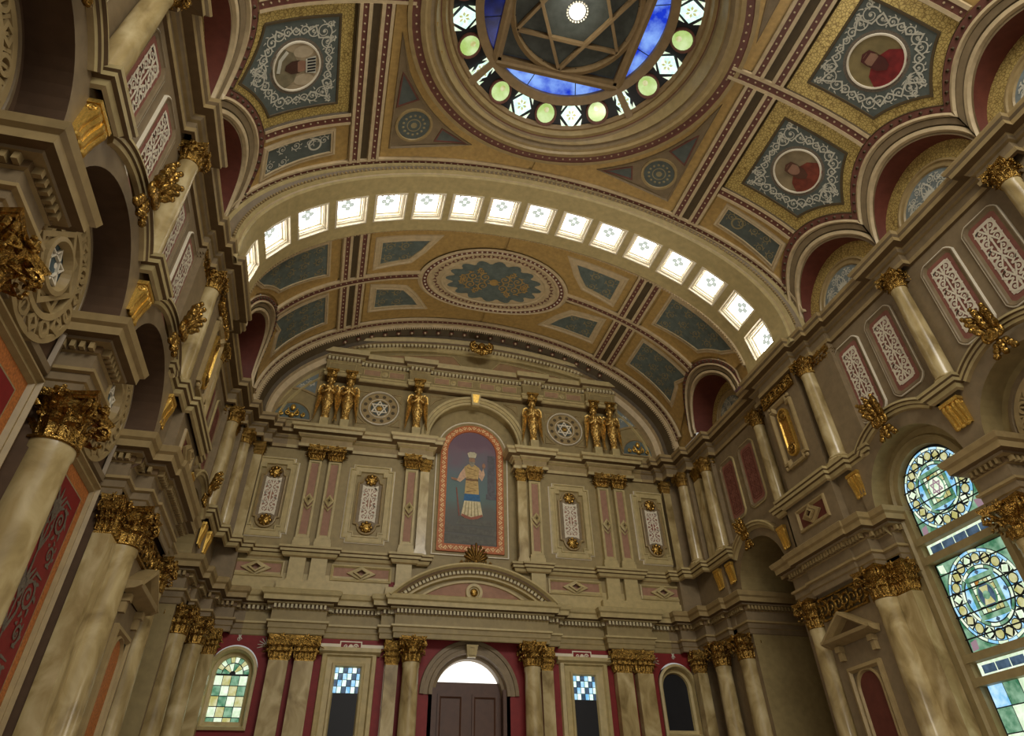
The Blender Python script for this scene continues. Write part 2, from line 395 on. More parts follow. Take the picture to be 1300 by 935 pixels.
def column(x, y, z0, z1, r, ch, label, group, rz=0):
    """round marble column: base, shaft, gilded capital; z1 is the capital's top"""
    t = thing('marble_column', label, 'column', (x, y, z0), rz, group); b = r*1.1
    link('base', BS, t, (0, 0, 0), 0, (r, r, b)); link('shaft', SH, t, (0, 0, b), 0, (r, r, z1-z0-ch-b))
    k = r/.42; c = link('capital', CAPR, t, (0, 0, z1-z0-ch), pi/4*0, (k, k, ch)); c['label'] = 'gilded leafy capital'
    return t
def pilaster(x, y, z0, z1, hw, hd, ch, label, group, rz=0):
    t = thing('marble_pilaster', label, 'pilaster', (x, y, z0), rz, group); b = .16
    link('base', PBS, t, (0, 0, 0), 0, (hw, hd, b)); link('shaft', PSH, t, (0, 0, b), 0, (hw, hd, z1-z0-ch-b))
    c = link('capital', CAPS, t, (0, 0, z1-z0-ch), 0, (hw/.42, hd/.42, ch)); c['label'] = 'gilded leafy capital'
    return t

# ------------------------------------------------------------------ shell
Z_LO = 6.42   # soffit of the lower entablature
mb = MB(); mb.box(-10.5, 10.5, -9, 22, -.1, 0); struct(mb, 'floor', OAK)
# end wall: the upper wall with the picture niche, the zone below it
mb = MB()
NW, NS = 1.62, 12.93
for s in (-1, 1):
    mb.face([END(s*NW, 8.0, 0), END(s*8, 8.0, 0), END(s*8, NS, 0), END(s*NW, NS, 0)])
mb.face([END(-NW, 8.0, 0), END(NW, 8.0, 0), END(NW, 8.85, 0), END(-NW, 8.85, 0)])
arch_plate(mb, END, -8, 8, 18.2, 0, NW, NS, 0, 0, 32)
hole = [(-NW, 8.85), (NW, 8.85)]+circ(0, NS, NW, 24, 0, pi)
mb.grid([[END(u, v, 0) for u, v in hole], [END(u, v, -.32) for u, v in hole]], cu=True)
fill(mb, END, hole, -.32)
wall_end = struct(mb, 'wall_end', OLIVE)
mb = MB()     # lower end wall, crimson, with the portal arch and window openings left as recesses in front of a back plane
def lowwall(mb):
    AWX, AWR, AWZ = 6.32, .62, 5.55
    # middle portal opening
    PR, PZ = 1.05, 5.12
    xs = [-8, -5.55, -4.15, -2.35, -1.6]
    for s in (-1, 1):
        mb.face([END(s*8, 8.05, .002), END(s*1.5, 8.05, .002), END(s*1.5, 6.2, 0), END(s*8, 6.2, 0)])
        mb.face([END(s*5.65, 6.2, 0), END(s*1.5, 6.2, 0), END(s*1.5, 0, 0), END(s*5.65, 0, 0)])
        mb.face([END(s*8.0, 6.2, 0), END(s*7.0, 6.2, 0), END(s*7.0, 0, 0), END(s*8, 0, 0)])
        arch_plate(mb, END, *(sorted((s*5.65, s*7.0))), 6.2, s*AWX, AWR, AWZ, 0, 0, 20)
        for a, b in ((5.65, AWX-AWR), (AWX+AWR, 7.0)):
            mb.face([END(s*a, AWZ, 0), END(s*b, AWZ, 0), END(s*b, 0, 0), END(s*a, 0, 0)])
        mb.face([END(s*(AWX-AWR), 4.2, 0), END(s*(AWX+AWR), 4.2, 0), END(s*(AWX+AWR), 0, 0), END(s*(AWX-AWR), 0, 0)])
    arch_plate(mb, END, -1.5, 1.5, 8.05, 0, PR, PZ, 0, 0, 20)
    for s in (-1, 1): mb.face([END(s*PR, PZ, 0), END(s*1.5, PZ, 0), END(s*1.5, 0, 0), END(s*PR, 0, 0)])
lowwall(mb); struct(mb, 'wall_end_lower', RED)

# side walls, each with arched recesses; u = y, v = z, d = distance in front of the upper wall plane
BAYS = (3.87, 7.035, 10.2); BR, BZ, AD, BK = 1.33, 7.48, .35, -.15
for s in (1, -1):
    S = SIDE(s); mb = MB()
    # upper wall
    mb.face([S(-4, 9.0, 0), S(20, 9.0, 0), S(20, 12.9, 0), S(-4, 12.9, 0)])
    # arch fronts, reveals, ledge behind the archivolt
    for yc in BAYS+(.7,):
        arch_plate(mb, S, yc-1.5825, yc+1.5825, 9.02, yc, BR, BZ, AD, 0, 28)
        for sd in (-1, 1): mb.face([S(yc+sd*BR, BZ, AD), S(yc+sd*1.5825, BZ, AD), S(yc+sd*1.5825, 7.4, AD), S(yc+sd*BR, 7.4, AD)])
    mb.face([S(-1, 9.02, 0), S(11.8, 9.02, 0), S(11.8, 9.02, AD), S(-1, 9.02, AD)])
    # pier blocks between the recesses, below the entablature
    for yc in (2.29, 5.4525, 8.6175):
        mb.box(*sorted((s*7.78, s*8.05)), yc-.25, yc+.25, 0, 7.5)
    # great pier carrying the lit arch
    mb.box(*sorted((s*7.55, s*8.3)), 12.5, 14.15, 8.9, 12.4)
    mb.box(*sorted((s*7.5, s*8.3)), 12.4, 14.3, 0, 7.6)
    mb.box(*sorted((s*7.7, s*8.3)), 11.545, 12.4, 0, 7.6)
    mb.box(*sorted((s*7.4, s*8.3)), 12.4, 14.3, 7.5, 8.9)
    mb.box(*sorted((s*7.6, s*8.3)), 11.545, 14.6, 7.52, 8.9)
    mb.box(*sorted((s*7.75, s*8.3)), 11.2, 12.4, 8.9, 12.4)
    # bay beyond the pier: deep dark archway
    BY, R2, Z2 = 16.3, 1.18, 7.55
    arch_plate(mb, S, 14.55, 18.05, 9.02, BY, R2, Z2, .3, 0, 24)
    for a, b in ((14.55, BY-R2), (BY+R2, 18.05)): mb.face([S(a, 9.02-1.47, .3), S(b, Z2, .3), S(b, 0, .3), S(a, 0, .3)])
    mb.face([S(14.55, 9.02, 0), S(20, 9.02, 0), S(20, 9.02, .3), S(14.55, 9.02, .3)])
    # corner pier towards the end wall
    mb.box(*sorted((s*7.5, s*8.3)), 18.05, 20.3, 0, 9.0)
    mb.box(*sorted((s*7.75, s*8.3)), 17.75, 18.9, 9.0, 12.4)
    mb.box(*sorted((s*7.45, s*8.3)), 18.9, 20.3, 9.0, 12.4)
    mb.box(*sorted((s*6.85, s*8.3)), 19.75, 20.3, 0, 12.4)
    w = struct(mb, 'wall_'+NAME[s], TAUPE)
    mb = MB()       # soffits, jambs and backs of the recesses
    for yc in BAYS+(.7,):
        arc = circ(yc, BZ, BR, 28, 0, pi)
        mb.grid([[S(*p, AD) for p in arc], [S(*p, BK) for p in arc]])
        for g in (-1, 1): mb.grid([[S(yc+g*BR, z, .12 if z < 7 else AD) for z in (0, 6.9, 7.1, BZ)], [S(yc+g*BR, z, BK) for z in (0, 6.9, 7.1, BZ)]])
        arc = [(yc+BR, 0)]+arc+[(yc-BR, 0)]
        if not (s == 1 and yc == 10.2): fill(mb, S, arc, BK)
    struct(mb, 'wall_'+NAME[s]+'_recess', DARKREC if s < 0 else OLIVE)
    mb = MB()
    arc = [(BY+R2, 0)]+circ(BY, Z2, R2, 24, 0, pi)+[(BY-R2, 0)]
    mb.grid([[S(*p, .3) for p in arc], [S(*p, -2.6) for p in arc]]); fill(mb, S, arc, -2.6)
    struct(mb, 'wall_'+NAME[s]+'_passage', OLIVE)

# ------------------------------------------------------------------ cornices swept round the room
def mirror_path(half): return half+[(-x, y) for x, y in reversed(half)]
EW = [(5.75, 20), (5.75, 19.8), (4.15, 19.8), (4.15, 20), (2.55, 20), (2.55, 19.8), (1.72, 19.8), (1.72, 19.88), (1.45, 19.88), (1.45, 20.2)]
RW = [(7.9, -3), (7.9, 5.05), (7.72, 5.05), (7.72, 5.85), (7.9, 5.85), (7.9, 8.22), (7.72, 8.22), (7.72, 9.02), (7.9, 9.02),
      (7.9, 11.2), (7.8, 11.2), (7.8, 11.85), (7.68, 11.85), (7.68, 12.4), (7.5, 12.4), (7.5, 14.0), (7.68, 14.0), (7.68, 14.5), (7.9, 14.5),
      (7.9, 17.6), (7.66, 17.6), (7.66, 18.75), (7.4, 18.75), (7.4, 19.4), (6.95, 19.4), (6.95, 19.75), (6.7, 19.75), (6.7, 20)]
UPROF = [(0, 12.08, 2), (.06, 12.1, 1), (.07, 12.2, 0), (.02, 12.22, 0), (.02, 12.42, 1), (.08, 12.44, 0), (.12, 12.5, 1), (.14, 12.54, 2), (.3, 12.56, 1), (.31, 12.66, 0), (.36, 12.7, 1), (.38, 12.76, 1), (.38, 12.79, 0), (-.2, 12.8, 0), (-.3, 12.8, 0)]
for s in (1, -1):
    for half, n, ms in ((RW+[(6.2, 20)], 1, [TAUPE, BEIGE, COVE]), ([(6.2, 20)]+EW, 16, [BEIGE, PALE, COVE])):
        mb = MB((lambda p: p) if s > 0 else (lambda p: (-p[0], p[1], p[2])))
        strip(mb, PLAN, half, UPROF, cap=False)
        struct(mb, 'trim_%d' % (n if s > 0 else n+1), ms)
# string course at the foot of the upper order
RS = [(7.55, 8.3), (7.42, 8.3), (7.42, 8.94), (7.55, 8.94)]
RP = [(7.75, 11.15), (7.6, 11.15), (7.6, 11.8), (7.45, 11.8), (7.45, 12.4), (7.32, 12.4), (7.32, 14.25), (7.5, 14.25), (7.5, 14.75), (7.65, 14.75)]
RC = [(7.6, 17.45), (7.42, 17.45), (7.42, 18.7), (7.2, 18.7), (7.2, 19.4), (6.9, 19.4), (6.9, 19.75), (6.6, 19.75), (6.6, 20)]
ES = [(5.6, 20), (5.6, 19.82), (4.15, 19.82), (4.15, 20), (2.45, 20), (2.45, 19.82), (1.75, 19.82), (1.75, 19.9), (1.4, 19.9), (1.4, 20)]
SPROF = [(0, 8.66, 0), (.04, 8.7, 1), (.07, 8.78, 2), (.12, 8.8, 1), (.13, 8.87, 2), (.16, 8.9, 1), (.17, 8.96, 1), (0, 9.0, 1), (-.3, 9.0, 1)]
def lift(prof, dz): return [(o, z+dz, k) for o, z, k in prof]
for s in (1, -1):
    mb = MB((lambda p: p) if s > 0 else (lambda p: (-p[0], p[1], p[2])))
    strip(mb, PLAN, RC+ES, lift(SPROF, -.12))
    for p in (RP,)+tuple([(x, y+dy) for x, y in RS] for dy in (0, -3.165, -6.33)): strip(mb, PLAN, p, SPROF)
    # archivolts of the recesses
    S = SIDE(1)
    for yc in BAYS:
        a0 = 0.86; path = circ(yc, BZ, 1.66, 30, a0, pi-a0)
        strip(mb, S, path, [(-.22, .2, 0), (-.21, AD+.13, 1), (-.16, AD+.14, 2), (-.14, AD+.1, 1), (-.08, AD+.1, 2), (-.06, AD+.07, 1), (0, AD+.06, 0), (.03, AD, 0)])
    a0 = .7; path = circ(16.3, 7.55, 1.42, 26, a0, pi-a0)
    strip(mb, S, path, [(-.2, .1, 0), (-.19, .43, 1), (-.14, .44, 0), (-.12, .4, 1), (-.06, .4, 0), (-.04, .36, 1), (.02, .3, 0)])
    struct(mb, 'trim_%d' % (3 if s > 0 else 4), [BEIGE, PALE, COVE])
# lower entablature with dentils
LPROF = [(0, 6.42, 0), (.02, 6.44, 0), (.02, 6.56, 1), (.05, 6.58, 0), (.05, 6.7, 1), (.1, 6.72, 1), (.1, 6.77, 3), (.01, 6.79, 0), (.01, 7.04, 1), (.05, 7.06, 3), (.05, 7.17, 1), (.16, 7.18, 0), (.17, 7.22, 3), (.27, 7.24, 1), (.28, 7.36, 1), (.33, 7.4, 1), (.36, 7.5, 1), (.3, 7.54, 1), (-.3, 7.6, 1)]
LB = [(8.05, 8.27), (7.58, 8.27), (7.58, 8.97), (8.05, 8.97)]
LPR = [(8.05, 11.5), (7.72, 11.5), (7.72, 11.95), (7.42, 11.95), (7.42, 12.5), (7.36, 12.5), (7.36, 14.15), (7.42, 14.15), (7.42, 14.85), (7.75, 14.85), (7.75, 15.12), (9.6, 15.12)]
LCR = [(9.6, 17.48), (7.55, 17.48), (7.55, 18.3), (7.4, 18.3), (7.4, 19.1), (7.1, 19.1), (7.1, 19.75), (6.6, 19.75), (6.6, 20)]
LEW = [(5.6, 20), (5.6, 19.72), (4.15, 19.72), (4.15, 20), (2.62, 20), (2.62, 19.78), (2.25, 19.78), (2.25, 19.6), (0, 19.6)]
for s in (1, -1):
    mb = MB((lambda p: p) if s > 0 else (lambda p: (-p[0], p[1], p[2])))
    def run(p):
        strip(mb, PLAN, p, LPROF); dentil(mb, PLAN, p, .05, .14, 7.07, 7.17, .105, .06, 2)
    run([(6.3, 20)]+LEW); struct(mb, 'trim_%d' % (5 if s > 0 else 6), [OLIVE, PALE, DENT, COVE])
    mb = MB((lambda p: p) if s > 0 else (lambda p: (-p[0], p[1], p[2])))
    for p in [LPR, LCR+[(6.3, 20)]]+[[(x, y+dy) for x, y in LB] for dy in (0, -3.165, -6.33)]: run(p)
    struct(mb, 'trim_%d' % (18 if s > 0 else 19), [TAUPE, BEIGE, BEIGE, COVE])
# plinth zone between lower cornice and string course on the end wall
mb = MB()
for s in (-1, 1):
    for a, b in ((5.6, 8), (2.5, 4.15)): mb.box(*sorted((s*a, s*b)), 19.9, 20.02, 7.55, 7.86); mb.box(*sorted((s*a, s*b)), 19.985, 20.02, 7.8, 8.12)
    mb.box(*sorted((s*4.1, s*5.65)), 19.68, 20.02, 7.55, 7.82); mb.box(*sorted((s*4.1, s*5.65)), 19.98, 20.02, 7.8, 8.12)
    mb.box(*sorted((s*2.1, s*2.6)), 19.72, 20.02, 7.55, 7.82)
struct(mb, 'trim_7', PALE)
# ------------------------------------------------------------------ vaults
class Vault:
    def __init__(s, a, b, z0, xo=-.08):
        s.a, s.b, s.z0, s.xo = a, b, z0, xo; n = 800; s.t = []; L = 0; px, pz = 0, b
        for i in range(n+1):
            th = pi/2*i/n; x, z = a*sin(th), b*cos(th); L += hypot(x-px, z-pz); px, pz = x, z; s.t.append((L, th))
        s.sm = L
    def th(s, q):
        T = s.t; lo, hi = 0, len(T)-1
        while hi-lo > 1:
            k = (lo+hi)//2
            if T[k][0] < q: lo = k
            else: hi = k
        a, b = T[lo], T[hi]; return a[1]+(b[1]-a[1])*(q-a[0])/((b[0]-a[0]) or 1)
    def S(s, x):
        th = math.asin(min(1, abs(x)/s.a)); i = th/(pi/2)*(len(s.t)-1); k = min(int(i), len(s.t)-2)
        v = s.t[k][0]+(s.t[k+1][0]-s.t[k][0])*(i-k); return v if x >= 0 else -v
    def Sz(s, z):   # arc length at height z
        if z <= s.z0: return s.sm+s.z0-z
        return s.S(s.a*sqrt(max(0, 1-((z-s.z0)/s.b)**2)))
    def __call__(s, q, y, d):
        sg = 1 if q >= 0 else -1; q = abs(q)
        if q > s.sm: return (sg*(s.a-d), y, s.z0-(q-s.sm))
        th = s.th(q); x, z = s.a*sin(th), s.b*cos(th); nx, nz = x/s.a**2, z/s.b**2; l = hypot(nx, nz)
        x -= d*nx/l; z -= d*nz/l
        return (sg*x+s.xo*max(0, 1-(x/8)**4), y, s.z0+z)
NV = Vault(7.9, 4.52, 13.1); BV = Vault(7.44, 4.37, 13.1)
LZ = 12.95
def vault_base(V, y0, y1, luns, rl, mi, name, hole=None, zc=LZ):
    mb = MB(); ns, ny = 90, int((y1-y0)/.12); sm = V.sm+.3
    def inside(q, y):
        z = V(q, y, 0)[2]
        for yc in luns:
            if abs(q) > 3 and hypot(y-yc, z-zc) < rl and abs(y-yc) < 1.57: return True
            if abs(q) > 3 and z < zc: return True
        if hole and abs(q) < 5 and hypot(V(q, y, 0)[0], y-hole[0]) < hole[1]: return True
        return False
    for i in range(ns):
        for j in range(ny):
            a, b = -sm+2*sm*i/ns, -sm+2*sm*(i+1)/ns; c, d = y0+(y1-y0)*j/ny, y0+(y1-y0)*(j+1)/ny
            if inside((a+b)/2, (c+d)/2): continue
            mb.face([V(a, c, -.06), V(b, c, -.06), V(b, d, -.06), V(a, d, -.06)])
    struct(mb, name, mi, True)
OC = 7.035; OR = 3.95
vault_base(NV, -1.2, 11.72, (.705,)+BAYS, 1.98, OCHRE, 'ceiling', (OC, 3.6))
vault_base(BV, 13.9, 19.3, (16.3,), 1.68, OCHRE, 'ceiling_bay')
RP_ = [(-.43, .0, 1), (-.42, .1, 1), (-.34, .1, 0), (-.34, .07, 0), (-.2, .07, 0), (-.2, .1, 1), (-.11, .1, 1), (-.11, .02, 2), (.11, .02, 1), (.11, .1, 1), (.2, .1, 0), (.2, .07, 0), (.34, .07, 1), (.34, .1, 1), (.42, .1, 1), (.43, 0, 1)]
SP_ = [(-.17, 0, 1), (-.16, .09, 1), (-.08, .09, 0), (-.08, .06, 0), (.08, .06, 1), (.08, .09, 1), (.16, .09, 1), (.17, 0, 1)]
RM = [DOTRED, RIB, DARK, BEAD]
def vbeads(mb, V, path, off=0, sp=.19, closed=False): beads(mb, V, path, sp, .031, .065, .028, 3, closed, off, 5)
def ln(a, b, st=.15): return dense([a, b], st, False)
mb = MB()
for s in (1, -1):   # ribs of the main vault
    q = NV.S(4.84)*s
    segs = [(OC+.16, 11.62), (-1, OC-.16)]
    for a, b in segs:
        p = ln((q, a), (q, b), .5); strip(mb, NV, p, RP_); vbeads(mb, NV, p, .27); vbeads(mb, NV, p, -.27)
    # cross ribs at the middle of every lunette
    p = ln((s*NV.S(3.98), OC), (s*NV.Sz(15.06), OC)); strip(mb, NV, p, SP_); vbeads(mb, NV, p)
    for yc in (BAYS[0], BAYS[2]):
        p = ln((s*NV.S(5.25), yc), (s*NV.Sz(15.06), yc)); strip(mb, NV, p, SP_); vbeads(mb, NV, p)
for yy in (11.66,):
    p = ln((-NV.Sz(13.5), yy), (NV.Sz(13.5), yy), .2); strip(mb, NV, p, [(-.12, 0, 1), (-.11, .09, 1), (-.05, .09, 0), (-.05, .06, 0), (.09, .06, 1), (.09, .1, 1), (.2, .1, 1)]); vbeads(mb, NV, p, .02)
struct(mb, 'trim_8', RM)
mb = MB()
for s in (1, -1):   # ribs of the bay vault
    q = BV.S(4.82)*s
    for a, b in ((14.1, 16.16), (16.44, 18.8)):
        p = ln((q, a), (q, b), .5); strip(mb, BV, p, RP_); vbeads(mb, BV, p, .27); vbeads(mb, BV, p, -.27)
    p = ln((s*BV.S(2.6), 16.3), (s*BV.Sz(14.68), 16.3)); strip(mb, BV, p, SP_); vbeads(mb, BV, p)
p = ln((-BV.Sz(13.4), 18.85), (BV.Sz(13.4), 18.85), .2); strip(mb, BV, p, SP_); vbeads(mb, BV, p)
# green garland band, bead line and mouldings where the vault meets the end wall
p = ln((-BV.Sz(12.85), 19.1), (BV.Sz(12.85), 19.1), .2)
strip(mb, BV, p, [(-.1, 0, 1), (-.09, .12, 1), (-.02, .16, 2), (.3, .3, 2), (.34, .42, 1), (.5, .44, 1), (.6, .6, 1), (.95, .62, 1)])
adent(mb, BV, p, -.02, .02, .16, .21, .085, .045, 3)
p2 = ln((-BV.S(5.2), 19.1), (BV.S(5.2), 19.1), .2)
for x, y, tx, ty in along(p2, .5):
    fill(mb, BV, [(x-.07, y+.04), (x+.07, y+.04), (x+.1, y+.16), (x, y+.26), (x-.1, y+.16)], .29, 0); beads(mb, BV, [(x-.04, y+.14), (x+.04, y+.14)], .1, .05, .29, .05, 3)
p = ln((-BV.Sz(13.3), 14.08), (BV.Sz(13.3), 14.08), .2); strip(mb, BV, p, [(-.1, .1, 1), (-.04, .15, 1), (.06, .1, 1), (.1, 0, 1)]); adent(mb, BV, p, -.03, .03, .13, .17, .1, .055, 3)
struct(mb, 'trim_9', RM)

# lunettes cut into the vaults
def lun_ring(mb, V, s, yc, k, hw, prof, n=40):
    rows = []
    for r, d, *_ in prof:
        row = []
        for i in range(n+1):
            f = pi*i/n; dy = r*k*cos(f); z = LZ+r*k*sin(f); dy = max(-hw, min(hw, dy))
            row.append(V(s*V.Sz(z), yc+dy, d))
        rows.append(row)
    mb.grid(rows, [q[2] if len(q) > 2 else 0 for q in prof])
LPR_ = [(2.09, .0, 1), (2.09, .07, 0), (1.95, .07, 0), (1.95, .1, 1), (1.9, .13, 1), (1.86, .06, 2), (1.84, .08, 4), (1.72, .08, 4), (1.7, .04, 2), (1.68, .1, 1), (1.6, .12, 1), (1.56, .05, 4), (1.5, .08, 1)]
def lunette(V, s, yc, k, hw, label):
    mb = MB(); lun_ring(mb, V, s, yc, k, hw, LPR_)
    path = [(r, f) for r in (2.02,) for f in [pi*i/60 for i in range(61)] if abs(2.02*k*cos(f)) < hw-.05]
    for i in range(0, len(path), 2 if k > .9 else 2):
        f = path[i][1]; z = LZ+2.02*k*sin(f); y = yc+2.02*k*cos(f); c = (s*V.Sz(z), y)
        ring = [V(c[0]+.045*cos(a*pi/3), c[1]+.045*sin(a*pi/3), .07) for a in range(6)]; mb.grid([ring, [V(c[0]+.02*cos(a*pi/3), c[1]+.02*sin(a*pi/3), .11) for a in range(6)]], 2, cu=True)
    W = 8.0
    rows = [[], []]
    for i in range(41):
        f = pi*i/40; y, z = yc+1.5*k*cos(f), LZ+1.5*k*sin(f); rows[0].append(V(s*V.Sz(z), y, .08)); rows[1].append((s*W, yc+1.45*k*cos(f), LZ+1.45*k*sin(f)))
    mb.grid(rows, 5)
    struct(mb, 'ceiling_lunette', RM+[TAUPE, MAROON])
    t = thing('lunette_panel', label, 'panel', (0, 0, 0)); S = SIDE(s, W); R = 1.47*k
    mb = MB(); arc = circ(yc, LZ, R, 28, 0, pi)
    fill(mb, S, [(yc+R, 12.7)]+arc+[(yc-R, 12.7)], 0); mb.obj('gilt_ground', MOSAIC, t)
    mb = MB(); c = [(yc+1.02*k, 12.75)]+circ(yc, LZ, 1.02*k, 28, 0, pi)+[(yc-1.02*k, 12.75)]
    strip(mb, S, c, [(-.03, 0), (-.02, .05), (.03, .06), (.05, .02), (.16, .02), (.17, .05), (.2, .01)]); mb.obj('frame', BEIGE, t)
    mb = MB(); r = .83*k; fill(mb, S, [(yc+r, 12.78)]+circ(yc, LZ, r, 24, 0, pi)+[(yc-r, 12.78)], .012); f = mb.obj('blue_field', SKYB, t)
    mb = MB(); m2 = lambda u, v, d: S(yc+u, LZ+v, d)
    for q in (-1, 1):
        scurl(mb, m2, q*.36*k, .28*k, .2*k, pi/2, -q, .05*k, .02); scurl(mb, m2, q*.62*k, .08*k, .12*k, pi/2, -q, .04*k, .02)
        ribbon(mb, m2, [(0, .05), (q*.15*k, .25*k), (q*.12*k, .5*k), (q*.02, .68*k)], .06*k, .03*k, .02)
        ribbon(mb, m2, [(0, .02), (q*.3*k, .0), (q*.7*k, -.05)], .05*k, .03*k, .02)
    for g_ in range(9): f_ = pi*(g_+.5)/9; scurl(mb, m2, .6*k*cos(f_), .06*k+.6*k*sin(f_), .1*k, f_, 1 if g_ % 2 else -1, .03*k, .022)
    for a in range(7): f_ = pi*(a+.5)/7; fill(mb, m2, [(0, .3*k), (.1*k*cos(f_-.3), .3*k+.1*k*sin(f_-.3)), (.24*k*cos(f_), .3*k+.24*k*sin(f_)), (.1*k*cos(f_+.3), .3*k+.1*k*sin(f_+.3))], .021)
    mb.obj('scrollwork', SCROLL, t)
ORD = {BAYS[2]: 'next to the skylit arch', BAYS[1]: 'second from the skylit arch', BAYS[0]: 'third from the skylit arch'}
for s in (1, -1):
    for yc in BAYS: lunette(NV, s, yc, 1, 1.5825, 'blue half round lunette on the %s of the main vault, %s' % (NAME[s], ORD[yc]))
    lunette(BV, s, 16.3, .855, 1.7, 'small blue half round lunette over the %s red panels of the far bay' % NAME[s])

# ------------------------------------------------------------------ panels painted on the vaults
def lune_arc(V, s, yc, r, f0, f1, n=10):
    return [(s*V.Sz(LZ+r*sin(f0+(f1-f0)*i/n)), yc+r*cos(f0+(f1-f0)*i/n)) for i in range(n+1)]
def portrait(s, ya, yb, label, robe, kind):
    """pentagon between the cross ribs at ya < yb, its foot between two lunettes"""
    V = NV; ym = (ya+yb)/2; t = thing('portrait_panel', label, 'ceiling painting')
    def pent(g, r):
        q = s*V.S(5.27+g)
        a1 = math.acos((ym-ya)/r); 
        up = lune_arc(V, s, yb, r, pi-a1, pi-math.acos(min(1, (g+.16)/r)), 12); lo = lune_arc(V, s, ya, r, math.acos(min(1, (g+.16)/r)), a1, 12)
        return dense([lo[0], (q, ya+.16+g), (q, yb-.16-g), up[-1]], .4, False)[:-1]+list(reversed(up))+list(reversed(lo))[1:]
    o = pent(0, 2.1); i = pent(.33, 2.3)
    mb = MB(); fill(mb, V, o, 0, 0, .4); mb.obj('gilt_border', MOSAIC, t)
    mb = MB(); fill(mb, V, i, .008, 0, .4); mb.obj('blue_field', BLUE, t)
    mb = MB(); strip(mb, V, i, [(-.06, 0), (-.05, .03), (.0, .03), (.01, .008)], True); strip(mb, V, o, [(-.02, .02), (0, .08), (.03, .02)], True); mb.obj('moulding', DARK, t)
    cq, cy = s*V.S(6.46), ym
    mb = MB(); strip(mb, V, circ(cq, cy, .69, 40), [(0, .011), (.13, .012)], True); mb.obj('halo', GREYH, t)
    mb = MB(); strip(mb, V, circ(cq, cy, .62, 40), [(-.0, .01), (.01, .04), (.045, .04), (.055, .01)], True); mb.obj('ring', CREAM, t)
    mb = MB(); fill(mb, V, circ(cq, cy, .57, 40), .012, 0, .3); mb.obj('medallion', mat('medallion_ground_'+kind, hx({'a': 'a39274', 'b': '8a7a5c', 'c': '84754c'}[kind]), .6, var=.3, scale=3), t)
    # bust, head towards the crown of the vault: u across, v up
    m = lambda u, v, d: V(cq-s*v*1.15, cy+u*1.15, .02+(d-.016)*3)
    mb = MB()
    fill(mb, m, [(-.44, -.3), (-.3, -.06), (-.12, .02), (.12, .02), (.3, -.06), (.44, -.3), (.3, -.46), (0, -.55), (-.3, -.46)], .016, 0); mb.obj('robe', robe, t)
    mb = MB(); fill(mb, m, circ(.0, .1, .12, 16, ry=.16), .02); mb.obj('face', mat('painted_skin_'+kind, hx('96705a'), .6), t)
    mb = MB(); fill(mb, m, [(-.14, .08), (-.11, .02), (.11, .02), (.14, .08), (.13, -.12), (.03, -.26), (-.07, -.24), (-.14, -.1)], .022)
    if kind != 'a': fill(mb, m, [(-.15, .05), (-.13, .24), (0, .3), (.13, .24), (.15, .05), (.1, .17), (-.1, .17)], .022)
    mb.obj('hair', mat('painted_hair_'+kind, hx({'a': '4a3024', 'b': '5c3a2a', 'c': '54261f'}[kind]), .6), t)
    if kind == 'a':
        mb = MB(); fill(mb, m, [(-.15, .2), (.15, .2), (.19, .42), (-.19, .42)], .022); mb.obj('hat', SCROLL, t)
        mb = MB()
        for k in range(5): fill(mb, m, rect(-.15+k*.065, -.115+k*.065, .23, .41), .024)
        mb.obj('hat_stripes', BLACK, t)
        mb = MB(); strip(mb, m, [(-.36, -.2), (-.2, -.36), (.05, -.42)], [(-.04, .024), (.04, .024)]); mb.obj('collar_band', SCROLL, t)
        mb = MB(); cl = mat('painted_cloud', hx('b9a98c'), .6); fill(mb, m, circ(-.3, .16, .13, 14, ry=.22), .016); mb.obj('cloud', cl, t); mb = MB(); fill(mb, m, circ(.3, .16, .13, 14, ry=.22), .016); mb.obj('cloud', cl, t)
    mb = MB(); w = .05
    def reach(a):   # from the medallion's centre to the edge of the blue field
        ca, sa = cos(a), sin(a); best = 9
        for p, q in zip(i, i[1:]+i[:1]):
            ex, ey = q[0]-p[0], q[1]-p[1]; dt = ca*ey-sa*ex
            if abs(dt) < 1e-9: continue
            tt = ((p[0]-cq)*ey-(p[1]-cy)*ex)/dt; uu = ((p[0]-cq)*sa-(p[1]-cy)*ca)/-dt*-1
            uu = ((p[0]+ex*0-cq)*sa-(p[1]-cy)*ca)/(-(ex*sa-ey*ca)) if abs(ex*sa-ey*ca) > 1e-9 else -1
            if tt > 0 and -.001 <= uu <= 1.001: best = min(best, tt)
        return best
    nA = 26; mid = []
    for k in range(nA):
        a = 2*pi*k/nA+.12; Rm = reach(a); Rm = min(Rm, 1.7); g = (Rm-.12-.72); rr = .72+max(.03, g/2)
        wv = (.3 if k % 2 else -.3)*max(0, g); mid.append((cq+(rr+wv)*cos(a), cy+(rr+wv)*sin(a)))
        if g > .14: scurl(mb, V, cq+rr*cos(a), cy+rr*sin(a), min(.2, g*.4), a+pi/2, 1 if k % 2 else -1, .03, .014, 0, k % 2 == 0)
        if g > .42: e = cq+(Rm-.2)*cos(a), cy+(Rm-.2)*sin(a); scurl(mb, V, e[0], e[1], .08, a, 1, .035, .014)
    ribbon(mb, V, mid+mid[:1], .035, .035, .014)
    for k in range(7): a = pi*(k-3)/6+(0 if s > 0 else pi); c = (s*V.S(7.02), ym); fill(mb, V, [c, (c[0]+.1*cos(a-.2), c[1]+.1*sin(a-.2)), (c[0]+.17*cos(a), c[1]+.17*sin(a)), (c[0]+.1*cos(a+.2), c[1]+.1*sin(a+.2))], .016)
    mb.obj('scrollwork', SCROLL, t)
